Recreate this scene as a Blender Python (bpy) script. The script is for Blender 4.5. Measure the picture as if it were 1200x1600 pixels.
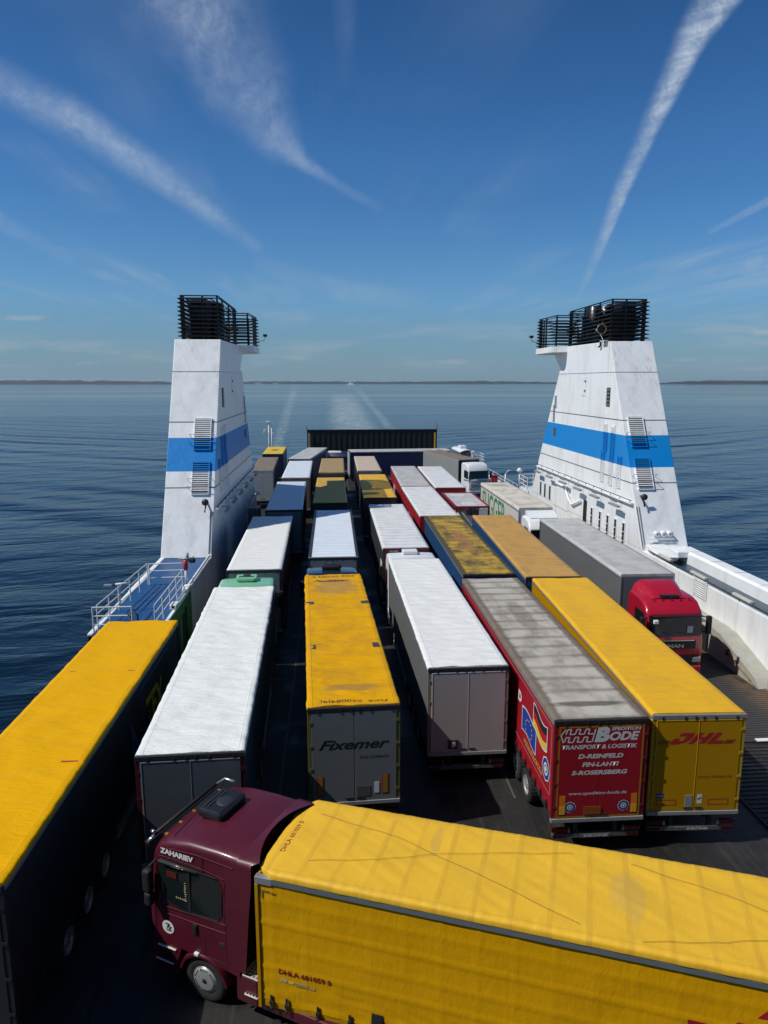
import bpy, bmesh, math, random
from mathutils import Vector, Matrix, noise
R = math.radians
sc = bpy.context.scene
for o in list(bpy.data.objects): bpy.data.objects.remove(o)
C = sc.collection
# ------------------------------------------------------------------ camera, sun, sky, exposure
# World frame: X = to the right across the ship, Y = aft along the ship, Z up, deck at z = 0.
CAM_H = 12.85
cd = bpy.data.cameras.new('camera'); cam = bpy.data.objects.new('camera', cd); C.objects.link(cam)
cd.sensor_fit = 'VERTICAL'; cd.sensor_height = 36; cd.lens = 24.975
cd.clip_start = 0.1; cd.clip_end = 120000
cam.location = (0, 0, CAM_H); cam.rotation_euler = (R(90 - 10.314), 0, R(-4.2))
sc.camera = cam
SUN = Vector((-.80, -.17, 1.0)).normalized()
sd = bpy.data.lights.new('sun', 'SUN'); sun = bpy.data.objects.new('sun', sd); C.objects.link(sun)
sd.energy = 3.45; sd.angle = R(.53); sd.color = (1, .955, .88)
sun.rotation_euler = SUN.to_track_quat('Z', 'Y').to_euler()
sc.view_settings.view_transform = 'Standard'; sc.view_settings.look = 'None'
sc.view_settings.exposure = 0.12; sc.view_settings.gamma = 1
sc.render.engine = 'CYCLES'
sc.cycles.max_bounces = 8; sc.cycles.volume_bounces = 0
wd = bpy.data.worlds.new('World'); sc.world = wd; wd.use_nodes = True

class NT:
    """small node helper"""
    def __init__(s, tree): s.t = tree; s.n = tree.nodes; s.l = tree.links
    def new(s, typ, **k):
        n = s.n.new(typ)
        for a, v in k.items(): setattr(n, a, v)
        return n
    def put(s, sock, v):
        if v is None: return
        if isinstance(v, bpy.types.NodeSocket): s.l.new(v, sock)
        elif isinstance(v, (tuple, list)) and len(v) == 3 and sock.type == 'RGBA': sock.default_value = (*v, 1)
        else: sock.default_value = v
    def m(s, op, a, b=None, c=None, clamp=False):
        n = s.new('ShaderNodeMath', operation=op, use_clamp=clamp)
        s.put(n.inputs[0], a); s.put(n.inputs[1], b); s.put(n.inputs[2], c); return n.outputs[0]
    def vm(s, op, a, b=None):
        n = s.new('ShaderNodeVectorMath', operation=op)
        s.put(n.inputs[0], a); s.put(n.inputs[1], b)
        return n.outputs['Value'] if op in ('LENGTH', 'DOT_PRODUCT', 'DISTANCE') else n.outputs[0]
    def sep(s, v):
        n = s.new('ShaderNodeSeparateXYZ'); s.l.new(v, n.inputs[0]); return n.outputs
    def comb(s, x, y, z):
        n = s.new('ShaderNodeCombineXYZ'); s.put(n.inputs[0], x); s.put(n.inputs[1], y); s.put(n.inputs[2], z); return n.outputs[0]
    def noise(s, vec, scale, detail=4, rough=.5, dist=0):
        n = s.new('ShaderNodeTexNoise'); s.put(n.inputs['Vector'], vec)
        n.inputs['Scale'].default_value = scale; n.inputs['Detail'].default_value = detail
        n.inputs['Roughness'].default_value = rough; n.inputs['Distortion'].default_value = dist
        return n.outputs[0]
    def ss(s, x, a, b, lo=0., hi=1.):
        n = s.new('ShaderNodeMapRange', interpolation_type='SMOOTHSTEP')
        s.put(n.inputs[0], x); n.inputs[1].default_value = a; n.inputs[2].default_value = b
        n.inputs[3].default_value = lo; n.inputs[4].default_value = hi; return n.outputs[0]
    def mix(s, f, a, b, typ='MIX'):
        n = s.new('ShaderNodeMix', data_type='RGBA', blend_type=typ)
        s.put(n.inputs[0], f); s.put(n.inputs[6], a); s.put(n.inputs[7], b); return n.outputs[2]
    def bump(s, h, strength=.5, dist=.02, normal=None):
        n = s.new('ShaderNodeBump'); s.put(n.inputs['Height'], h)
        n.inputs['Strength'].default_value = strength; n.inputs['Distance'].default_value = dist
        if normal: s.l.new(normal, n.inputs['Normal'])
        return n.outputs[0]

# sky: Nishita air with thin ice cloud, contrails and small puffs, all fixed by direction
w = NT(wd.node_tree); w.n.clear()
sky = w.new('ShaderNodeTexSky', sky_type='NISHITA'); sky.sun_disc = False
sky.sun_elevation = math.asin(SUN.z); sky.sun_rotation = math.atan2(SUN.x, SUN.y)
sky.altitude = 20; sky.air_density = 1.0; sky.dust_density = .35; sky.ozone_density = 4.0
tc = w.new('ShaderNodeTexCoord').outputs['Generated']
dx, dy, dz = w.sep(tc)
dys = w.m('MAXIMUM', dy, .02); fwd = w.ss(dy, .02, .2)
qx = w.m('DIVIDE', dx, dys); qz = w.m('DIVIDE', dz, dys)
q = w.comb(qx, qz, 0)
dzs = w.m('MAXIMUM', dz, .015)
px = w.m('DIVIDE', dx, dzs); py = w.m('DIVIDE', dy, dzs)
hsv = w.new('ShaderNodeHueSaturation'); w.put(hsv.inputs['Color'], sky.outputs[0])
hsv.inputs['Saturation'].default_value = 1.12
elev = w.m('MAXIMUM', dz, 0.)
dim = w.ss(elev, 0., .30, .46, .92)
skyc = w.mix(1., hsv.outputs[0], w.comb(dim, dim, dim), 'MULTIPLY')
hz = w.ss(elev, -.02, .22, 1., 0.)
skyc = w.mix(w.m('MULTIPLY', hz, .55), skyc, (2.2, 3.15, 3.95))
rp_ = w.new('ShaderNodeValToRGB'); w.put(rp_.inputs[0], elev); el_ = rp_.color_ramp.elements
el_[0].position = .03; el_[0].color = (1.10, 1.45, 1.72, 1); el_[1].position = .60; el_[1].color = (.36, .72, .98, 1)
for p_, c_ in ((.107, (1.05, 1.58, 2.02, 1)), (.228, (.68, 1.10, 1.42, 1)), (.43, (.42, .80, 1.10, 1))):
    e_ = el_.new(p_); e_.color = c_
skyc = w.mix(1., skyc, rp_.outputs[0], 'MULTIPLY')
def streak(pts, fibre=34., seed=0., soft=.55, barb=.8, lean=0., grain=.3):
    """pts = [(x, z, halfwidth, strength)...] polyline in direction space"""
    tot = None
    wn = w.noise(w.vm('ADD', q, (seed, seed * .7, 0)), 7., 5, .6)
    wv = w.m('MULTIPLY', w.m('SUBTRACT', wn, .5), .035)
    for (x0, z0, w0, s0), (x1, z1, w1, s1) in zip(pts, pts[1:]):
        L = math.hypot(x1 - x0, z1 - z0); ux, uz = (x1 - x0) / L, (z1 - z0) / L
        rx = w.m('SUBTRACT', qx, x0); rz = w.m('SUBTRACT', qz, z0)
        t = w.m('ADD', w.m('MULTIPLY', rx, ux / L), w.m('MULTIPLY', rz, uz / L))
        tcl = w.m('MINIMUM', w.m('MAXIMUM', t, 0.), 1.)
        px_ = w.m('SUBTRACT', rx, w.m('MULTIPLY', tcl, ux * L)); pz_ = w.m('SUBTRACT', rz, w.m('MULTIPLY', tcl, uz * L))
        d = w.m('SQRT', w.m('ADD', w.m('MULTIPLY', px_, px_), w.m('MULTIPLY', pz_, pz_)))
        side = w.m('ADD', w.m('MULTIPLY', px_, -uz), w.m('MULTIPLY', pz_, ux))
        wd_ = w.m('ADD', w.m('MULTIPLY', tcl, w1 - w0), w0)
        dd = w.m('ADD', w.m('DIVIDE', d, wd_), w.m('MULTIPLY', wv, 16.))
        if lean: dd = w.m('MULTIPLY', dd, w.ss(w.m('MULTIPLY', side, lean), -.004, .004, 1.45, .72))
        core = w.ss(dd, 1. - soft, 1.3, 1., 0.)
        st = w.m('ADD', w.m('MULTIPLY', tcl, s1 - s0), s0)
        val = w.m('MULTIPLY', core, st)
        tot = val if tot is None else w.m('MAXIMUM', tot, val)
    (x0, z0, *_), (x1, z1, *_) = pts[0], pts[-1]
    L = math.hypot(x1 - x0, z1 - z0); ux, uz = (x1 - x0) / L, (z1 - z0) / L
    al = w.m('ADD', w.m('MULTIPLY', qx, ux), w.m('MULTIPLY', qz, uz))
    ac = w.m('ADD', w.m('MULTIPLY', qx, -uz), w.m('MULTIPLY', qz, ux))
    f1 = w.noise(w.comb(w.m('MULTIPLY', w.m('ADD', al, w.m('MULTIPLY', ac, barb)), fibre), w.m('MULTIPLY', ac, 6.), seed), 1.5, 5, .55, .5)
    f2 = w.noise(w.vm('ADD', q, (seed * 2, 3., 0)), 11., 5, .6, .8)
    f3 = w.noise(w.vm('ADD', q, (seed * 3, 8., 0)), 42., 6, .68, 1.2)
    fib = w.m('MULTIPLY', w.m('MULTIPLY', w.ss(f1, .2, .8, .66, 1.14), w.ss(f2, .24, .70, .38, 1.2)), w.ss(f3, .28, .72, 1. - grain, 1.14))
    return w.m('MULTIPLY', tot, fib)
S_ = [
 streak([(.343, .112, .005, .06), (.3691, .1715, .0075, .50), (.4001, .2547, .011, .62), (.4425, .352, .014, .66), (.4879, .4465, .020, .74), (.549, .53, .029, .8)], 60, 1.3, .9, .9, 1, .45),
 streak([(-.165, .55, .105, .28), (-.160, .469, .084, .32), (-.112, .385, .060, .30), (-.066, .315, .032, .30), (-.034, .284, .012, .34), (.010, .258, .008, .22), (.066, .229, .008, .05)], 16, 4.1, 1., .4, 0, .35),
 streak([(-.48, .398, .028, .30), (-.3314, .334, .028, .42), (-.2557, .2875, .023, .42), (-.1775, .2364, .019, .42), (-.0968, .1779, .010, .16)], 22, 7.7, 1., .6, 0, .35),
 streak([(.0248, .56, .02, .16), (.0239, .385, .012, .03)], 20, 2.2, .9),
 streak([(.5258, .205, .004, .12), (.64, .265, .008, .28)], 20, 9.),
 streak([(.40, .120, .007, .08), (.50, .143, .009, .25), (.66, .176, .014, .35)], 26, 11.),
 streak([(-.46, .225, .014, .22), (-.3375, .1588, .007, .06)], 26, 13.),
 streak([(-.09, .155, .012, .05), (.02, .122, .016, .22), (.12, .110, .014, .05)], 26, 15.),
]
veil_f = w.noise(w.comb(w.m('MULTIPLY', px, 1.1), w.m('MULTIPLY', py, .10), 2.), 1., 5, .6, .4)
veil_b = w.noise(w.comb(w.m('MULTIPLY', px, .25), w.m('MULTIPLY', py, .22), 5.), 1.3, 4, .5)
veil = w.m('MULTIPLY', w.m('MULTIPLY', w.ss(veil_f, .45, .78), w.ss(veil_b, .42, .66)), w.ss(elev, .02, .12, 0.10, .62))
S_.append(w.m('MULTIPLY', veil, w.ss(elev, .2, .5, 1., .25)))
# patchy low cloud just above the horizon
pn = w.noise(w.comb(w.m('MULTIPLY', qx, 6.), w.m('MULTIPLY', qz, 34.), 3.), 1., 6, .58)
pb = w.m('MULTIPLY', w.ss(elev, .012, .03), w.ss(elev, .055, .11, 1., 0.))
S_.append(w.m('MULTIPLY', w.m('MULTIPLY', w.ss(pn, .48, .68), pb), .38))
for (cx, cz, rx, rz, s_) in [(-.44, .022, .05, .003, .25), (.60, .020, .03, .003, .3), (-.33, .026, .02, .003, .25), (.30, .05, .02, .003, .22), (-.402, .0845, .030, .0045, .45), (.612, .0715, .022, .0055, .65), (.172, .0290, .030, .0045, .42), (.505, .0325, .034, .0035, .35), (-.21, .030, .03, .003, .25), (-.045, .033, .022, .004, .3)]:
    e = w.vm('LENGTH', w.comb(w.m('DIVIDE', w.m('SUBTRACT', qx, cx), rx), w.m('DIVIDE', w.m('SUBTRACT', qz, cz), rz), 0))
    n_ = w.noise(w.comb(w.m('MULTIPLY', qx, 60.), w.m('MULTIPLY', qz, 160.), cx), 1., 5, .6)
    S_.append(w.m('MULTIPLY', w.ss(w.m('ADD', e, w.m('MULTIPLY', w.m('SUBTRACT', n_, .5), 2.2)), .25, 1.15, 1., 0.), s_))
cl = None
for s_ in S_:
    inv = w.m('SUBTRACT', 1., s_, clamp=True)
    cl = inv if cl is None else w.m('MULTIPLY', cl, inv)
cl = w.m('MULTIPLY', w.m('SUBTRACT', 1., cl), fwd)
skyc = w.mix(cl, skyc, w.mix(w.ss(elev, 0., .35), (4.6, 5.5, 6.3), (7.2, 8.4, 9.8)))
bg = w.new('ShaderNodeBackground'); w.put(bg.inputs[0], skyc); bg.inputs[1].default_value = .068
w.l.new(bg.outputs[0], w.new('ShaderNodeOutputWorld').inputs[0])

# ------------------------------------------------------------------ materials
MATS = {}
def new_mat(name):
    m = bpy.data.materials.new(name); m.use_nodes = True
    t = NT(m.node_tree); b = t.n['Principled BSDF']; return m, t, b
def col(name, rgb, rough=.5, metal=0., var=.12, vscale=2.5, bump=0., bscale=20., spec=.5, coat=0.):
    if name in MATS: return MATS[name]
    m, t, b = new_mat(name)
    tcn = t.new('ShaderNodeTexCoord').outputs['Object']
    n1 = t.noise(tcn, vscale, 6, .62); n2 = t.noise(tcn, vscale * 9, 3, .6)
    f = t.m('ADD', t.m('MULTIPLY', t.m('SUBTRACT', n1, .5), 2 * var), t.m('ADD', t.m('MULTIPLY', t.m('SUBTRACT', n2, .5), var), 1.))
    t.put(b.inputs['Base Color'], t.mix(1., rgb, t.comb(f, f, f), 'MULTIPLY'))
    t.put(b.inputs['Roughness'], t.m('ADD', rough, t.m('MULTIPLY', t.m('SUBTRACT', n1, .5), .3), clamp=True))
    b.inputs['Metallic'].default_value = metal; b.inputs['Specular IOR Level'].default_value = spec
    if coat: b.inputs['Coat Weight'].default_value = coat; b.inputs['Coat Roughness'].default_value = .08
    if bump: t.put(b.inputs['Normal'], t.bump(t.noise(tcn, bscale, 4, .6), bump, .01))
    MATS[name] = m; return m
def flat(name, rgb, rough=.5): return col(name, rgb, rough, var=.05, vscale=6)

def tarp(name, rgb, dirt=(.25, .22, .18), dirt_amt=.25, rib=0., ribper=.62, wr=.5, rough=.55, stain=None, edge=0., blotch=.0, spec=.3, ribw=(.26, .46)):
    """fabric or panel roof: x across, y along the trailer (object space metres)"""
    if name in MATS: return MATS[name]
    m, t, b = new_mat(name)
    tcn = t.new('ShaderNodeTexCoord').outputs['Object']; x, y, z = t.sep(tcn)
    n1 = t.noise(t.comb(x, t.m('MULTIPLY', y, .55), z), 1.3, 7, .66)
    n2 = t.noise(t.comb(t.m('MULTIPLY', x, .5), t.m('MULTIPLY', y, 2.2), z), 2.4, 6, .62)
    c = t.mix(t.m('MULTIPLY', t.ss(n1, .40, .72), dirt_amt), rgb, dirt)
    fr = t.m('ABSOLUTE', t.m('SUBTRACT', t.m('FRACT', t.m('DIVIDE', y, ribper)), .5))
    if rib:   # darker bands along the hoops under the sheet
        rb = t.m('MULTIPLY', t.ss(fr, *ribw), t.ss(n2, .30, .60, .35, 1.))
        c = t.mix(t.m('MULTIPLY', rb, rib), c, dirt)
    if edge:
        ex = t.ss(t.m('ADD', t.m('ABSOLUTE', x), t.m('MULTIPLY', t.m('SUBTRACT', n2, .5), .25)), .98, 1.12)
        c = t.mix(t.m('MULTIPLY', ex, edge), c, dirt)
    if blotch:
        n3 = t.noise(t.vm('ADD', tcn, (7., 3., 0)), .8, 8, .7, .8)
        c = t.mix(t.m('MULTIPLY', t.ss(n3, .50, .66), blotch), c, t.mix(.5, dirt, (.04, .035, .03)))
    if stain:
        for (sx, sy, rx, ry, srgb, sa) in stain:
            e = t.vm('LENGTH', t.comb(t.m('DIVIDE', t.m('SUBTRACT', x, sx), rx), t.m('DIVIDE', t.m('SUBTRACT', y, sy), ry), 0))
            e = t.m('ADD', e, t.m('MULTIPLY', t.m('SUBTRACT', n2, .5), 1.3))
            c = t.mix(t.m('MULTIPLY', t.ss(e, .7, 1.05, 1., 0.), sa), c, srgb)
    sm = t.ss(t.m('ABSOLUTE', t.m('SUBTRACT', t.m('ABSOLUTE', x), t.m('ADD', 1.15, t.m('MULTIPLY', t.m('SUBTRACT', n2, .5), .05)))), .006, .022, 1., 0.)
    c = t.mix(t.m('MULTIPLY', sm, .35), c, dirt)
    t.put(b.inputs['Base Color'], c); b.inputs['Roughness'].default_value = rough; b.inputs['Specular IOR Level'].default_value = spec
    h1 = t.noise(t.comb(t.m('MULTIPLY', x, .8), t.m('ADD', t.m('MULTIPLY', y, 2.6), t.m('MULTIPLY', x, .5)), z), 3.2, 5, .6, .5)
    h2 = t.noise(tcn, 17., 3, .6)
    hh = t.m('ADD', t.m('ADD', t.m('MULTIPLY', h1, 1.), t.m('MULTIPLY', h2, .12)), t.m('MULTIPLY', sm, .12))
    t.put(b.inputs['Normal'], t.bump(hh, wr, .05)); MATS[name] = m; return m

def ribroof(name, rgb, per=.30, dirt=(.2, .17, .12), dirt_amt=.3, amp=.5, edge=0.):
    if name in MATS: return MATS[name]
    m, t, b = new_mat(name)
    tcn = t.new('ShaderNodeTexCoord').outputs['Object']; x, y, z = t.sep(tcn)
    n1 = t.noise(t.comb(x, t.m('MULTIPLY', y, .5), z), 1.6, 7, .68)
    fr = t.m('ABSOLUTE', t.m('SUBTRACT', t.m('FRACT', t.m('DIVIDE', y, per)), .5))
    h = t.ss(fr, .30, .44)
    c = t.mix(t.m('MULTIPLY', t.ss(n1, .40, .7), dirt_amt), rgb, dirt)
    c = t.mix(t.m('MULTIPLY', h, .42), c, dirt)  # shading of the ribs painted into the colour, on top of the bump
    if edge: c = t.mix(t.m('MULTIPLY', t.ss(t.m('ABSOLUTE', x), 1., 1.12), edge), c, dirt)
    t.put(b.inputs['Base Color'], c); b.inputs['Roughness'].default_value = .45
    t.put(b.inputs['Normal'], t.bump(h, amp, .035)); MATS[name] = m; return m

black = flat('black_rubber', (.012, .012, .013), .7)
dark = flat('dark_steel', (.025, .026, .028), .5)
steel = col('galvanised_steel', (.33, .34, .34), .45, .3)
alu = col('aluminium_rail', (.36, .38, .40), .38, .5)
tyre_m = flat('tyre', (.02, .02, .02), .85)
rim_m = col('wheel_rim', (.5, .51, .5), .35, .5)
glass_m = col('cab_glass', (.010, .015, .016), .08, var=.02, spec=.4)
white_p = col('white_paint', (.74, .76, .76), .4, var=.06)
letter_w = flat('lettering_white', (.72, .72, .72))
letter_k = flat('lettering_black', (.015, .015, .018))
letter_r = flat('lettering_red', (.42, .012, .03))
orange_refl = flat('orange_reflector', (.75, .22, .01))
yellow_refl = flat('yellow_reflector', (.75, .42, .03))
red_lamp = col('red_lamp', (.05, .004, .004), .15, var=.03)
slate_p = flat('plate_grey', (.10, .10, .10))
chrome = col('bright_metal', (.7, .7, .68), .25, .8)

# ------------------------------------------------------------------ mesh helpers
class MB:
    def __init__(s): s.bm = bmesh.new(); s.mats = []
    def mi(s, m):
        if m not in s.mats: s.mats.append(m)
        return s.mats.index(m)
    def box(s, x0, x1, y0, y1, z0, z1, m=None, bev=0., M=None):
        x0, x1 = min(x0, x1), max(x0, x1); y0, y1 = min(y0, y1), max(y0, y1); z0, z1 = min(z0, z1), max(z0, z1)
        b = s.bm if not bev else bmesh.new()
        vs = [b.verts.new((x, y, z)) for x in (x0, x1) for y in (y0, y1) for z in (z0, z1)]
        fs = [b.faces.new([vs[i] for i in f]) for f in ((0, 1, 3, 2), (4, 6, 7, 5), (0, 4, 5, 1), (2, 3, 7, 6), (0, 2, 6, 4), (1, 5, 7, 3))]
        if bev:
            bmesh.ops.bevel(b, geom=b.edges[:], offset=min(bev, (x1 - x0) * .45, (y1 - y0) * .45, (z1 - z0) * .45), segments=2, affect='EDGES', profile=.5)
            return s.absorb(b, m, M)
        if M is not None: bmesh.ops.transform(b, matrix=M, verts=vs)
        for f in fs: f.material_index = s.mi(m) if m else 0
        return s
    def absorb(s, b, m, M=None):
        k = s.mi(m) if m else 0
        mp = {}
        for v in b.verts: mp[v] = s.bm.verts.new(M @ v.co if M is not None else v.co)
        for f in b.faces:
            try:
                g = s.bm.faces.new([mp[v] for v in f.verts]); g.material_index = k; g.smooth = f.smooth
            except ValueError: pass
        b.free(); return s
    def face(s, pts, m=None, smooth=False):
        vs = [s.bm.verts.new(p) for p in pts]; f = s.bm.faces.new(vs); f.material_index = s.mi(m) if m else 0; f.smooth = smooth; return s
    def prism(s, prof, a0, a1, m=None, axis='x', bev=0.):
        """prof 2-D loop: axis x -> (y, z); axis y -> (x, z); axis z -> (x, y)"""
        def P(p, a): return {'x': (a, p[0], p[1]), 'y': (p[0], a, p[1]), 'z': (p[0], p[1], a)}[axis]
        b = bmesh.new(); A = [b.verts.new(P(p, a0)) for p in prof]; B = [b.verts.new(P(p, a1)) for p in prof]
        n = len(prof); b.faces.new(A); b.faces.new(B[::-1])
        for i in range(n): b.faces.new([A[i], B[i], B[(i + 1) % n], A[(i + 1) % n]])
        bmesh.ops.recalc_face_normals(b, faces=b.faces[:])
        if bev: bmesh.ops.bevel(b, geom=b.edges[:], offset=bev, segments=2, affect='EDGES', profile=.5)
        return s.absorb(b, m)
    def tube(s, pts, r, m=None, seg=8, cap=True):
        pts = [Vector(p) for p in pts]; k = s.mi(m) if m else 0; rings = []
        for i, p in enumerate(pts):
            d = (pts[min(i + 1, len(pts) - 1)] - pts[max(i - 1, 0)]).normalized()
            u = d.cross(Vector((0, 0, 1)) if abs(d.z) < .9 else Vector((1, 0, 0))).normalized(); v = d.cross(u)
            rr = r[i] if isinstance(r, (list, tuple)) else r
            rings.append([s.bm.verts.new(p + (u * math.cos(a) + v * math.sin(a)) * rr) for a in [2 * math.pi * j / seg for j in range(seg)]])
        for a, b in zip(rings, rings[1:]):
            for j in range(seg):
                f = s.bm.faces.new([a[j], a[(j + 1) % seg], b[(j + 1) % seg], b[j]]); f.material_index = k; f.smooth = seg > 6
        if cap:
            for rg in (rings[0][::-1], rings[-1]):
                f = s.bm.faces.new(rg); f.material_index = k
        return s
    def lathe(s, prof, m=None, seg=28, axis='x', o=(0, 0, 0)):
        """prof [(along, radius)...] closed loop not needed"""
        k = s.mi(m) if m else 0; rings = []; o = Vector(o)
        for (a, r) in prof:
            rg = []
            for j in range(seg):
                t = 2 * math.pi * j / seg; c, q_ = r * math.cos(t), r * math.sin(t)
                rg.append(s.bm.verts.new(o + Vector({'x': (a, c, q_), 'y': (c, a, q_), 'z': (c, q_, a)}[axis])))
            rings.append(rg)
        for a, b in zip(rings, rings[1:]):
            for j in range(seg):
                f = s.bm.faces.new([a[j], a[(j + 1) % seg], b[(j + 1) % seg], b[j]]); f.material_index = k; f.smooth = True
        return s
    def grid(s, fn, nu, nv, m=None, smooth=True):
        k = s.mi(m) if m else 0
        g = [[s.bm.verts.new(fn(i / nu, j / nv)) for j in range(nv + 1)] for i in range(nu + 1)]
        for i in range(nu):
            for j in range(nv):
                f = s.bm.faces.new([g[i][j], g[i + 1][j], g[i + 1][j + 1], g[i][j + 1]]); f.material_index = k; f.smooth = smooth
        return s
    def build(s, name, parent=None, loc=None, rot=None, mat=None, recalc=True):
        if recalc: bmesh.ops.recalc_face_normals(s.bm, faces=s.bm.faces[:])
        me = bpy.data.meshes.new(name); s.bm.to_mesh(me); s.bm.free()
        for m in (s.mats or ([mat] if mat else [])): me.materials.append(m)
        o = bpy.data.objects.new(name, me); C.objects.link(o)
        if parent: o.parent = parent
        if loc: o.location = loc
        if rot: o.rotation_euler = rot
        return o
def tag(o, label=None, cat=None, group=None, kind=None):
    if label: o['label'] = label
    if cat: o['category'] = cat
    if group: o['group'] = group
    if kind: o['kind'] = kind
    return o
def thing(name, label, cat, loc=(0, 0, 0), rz=0., group=None):
    o = bpy.data.objects.new(name, None); C.objects.link(o); o.empty_display_size = .3
    o.location = loc; o.rotation_euler = (0, 0, rz); return tag(o, label, cat, group)
def link_copy(src, parent, loc, rot=None):
    c = src.copy(); C.objects.link(c); c.parent = parent; c.location = loc
    if rot is not None: c.rotation_euler = rot
    for ch in list(src.children):
        d = ch.copy(); C.objects.link(d); d.parent = c
    return c

def text_mesh(s, shear=0., bold=0., space=1.):
    cu = bpy.data.curves.new('lettering', 'FONT'); cu.body = s; cu.shear = shear; cu.offset = bold; cu.space_character = space; cu.resolution_u = 3
    ob = bpy.data.objects.new('lettering', cu); C.objects.link(ob)
    dg = bpy.context.evaluated_depsgraph_get(); me = bpy.data.meshes.new_from_object(ob.evaluated_get(dg))
    bpy.data.objects.remove(ob); bpy.data.curves.remove(cu); return me
def text(s, m, parent, O, U, V, wd_, ht, shear=0., bold=0., space=1., name='lettering', lift=.0012):
    """text fitted to a wd_ x ht box: lower left at O, reading along U, letters up along V"""
    me = text_mesh(s, shear, bold, space); O, U, V = Vector(O), Vector(U).normalized(), Vector(V).normalized(); N = U.cross(V)
    xs = [v.co.x for v in me.vertices]; ys = [v.co.y for v in me.vertices]
    x0, x1, y0, y1 = min(xs), max(xs), min(ys), max(ys)
    for v in me.vertices:
        v.co = O + U * ((v.co.x - x0) / (x1 - x0) * wd_) + V * ((v.co.y - y0) / (y1 - y0) * ht) + N * lift
    me.materials.clear(); me.materials.append(m)
    o = bpy.data.objects.new(name, me); C.objects.link(o); o.parent = parent; return o
def decal(polys, parent, O, U, V, name='lettering', lift=.001):
    """polys [(material, [(a, b)...], extra lift)]"""
    O, U, V = Vector(O), Vector(U).normalized(), Vector(V).normalized(); N = U.cross(V); b = MB()
    for k, p in enumerate(polys):
        b.face([O + U * a + V * c + N * (lift + k * .00025 + (p[2] if len(p) > 2 else 0)) for a, c in p[1]], p[0])
    return b.build(name, parent, recalc=False)
from mathutils.bvhtree import BVHTree
def drape(o, t, names, N, off=.006, keep=True):
    """lay a flat print onto the wrinkled sheet(s) it is printed on"""
    N = Vector(N); vs, fs = [], []
    for ch in t.children:
        if ch.type == 'MESH' and ch.name.split('.')[0] in names:
            k = len(vs); vs += [v.co.copy() for v in ch.data.vertices]; fs += [[k + i for i in p.vertices] for p in ch.data.polygons]
    bv = BVHTree.FromPolygons(vs, fs); base = min(v.co.dot(N) for v in o.data.vertices)
    for v in o.data.vertices:
        h = bv.ray_cast(v.co + N * .5, -N, 1.)
        if h[0] is not None: v.co = h[0] + N * (off + (v.co.dot(N) - base if keep else 0))
    return o
def strokes(m, t, O, U, V, wd_, ht, n, seed=1, lift=.03, name='lettering'):
    """print too far off to read: upright and slanted letter strokes"""
    rr = random.Random(seed); P = []
    for i in range(n):
        x = wd_ * i / n; k = wd_ / n; a = rr.choice((.0, .1, .25)) * k
        P.append((m, [(x, 0), (x + k * .28, 0), (x + k * .28 + a, ht), (x + a, ht)]))
        for z in rr.sample((0, .4, .78), 2): P.append((m, [(x + k * .28, z * ht), (x + k * .72, z * ht), (x + k * .72, (z + .2) * ht), (x + k * .28, (z + .2) * ht)]))
    return decal(P, t, O, U, V, name, lift)
SC, RF = ('side_curtain', 'side_wall'), ('roof',)
def disc(cx, cy, r, n=20, sx=1.): return [(cx + r * sx * math.cos(2 * math.pi * i / n), cy + r * math.sin(2 * math.pi * i / n)) for i in range(n)]
def rect(x0, y0, x1, y1): return [(x0, y0), (x1, y0), (x1, y1), (x0, y1)]

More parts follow.
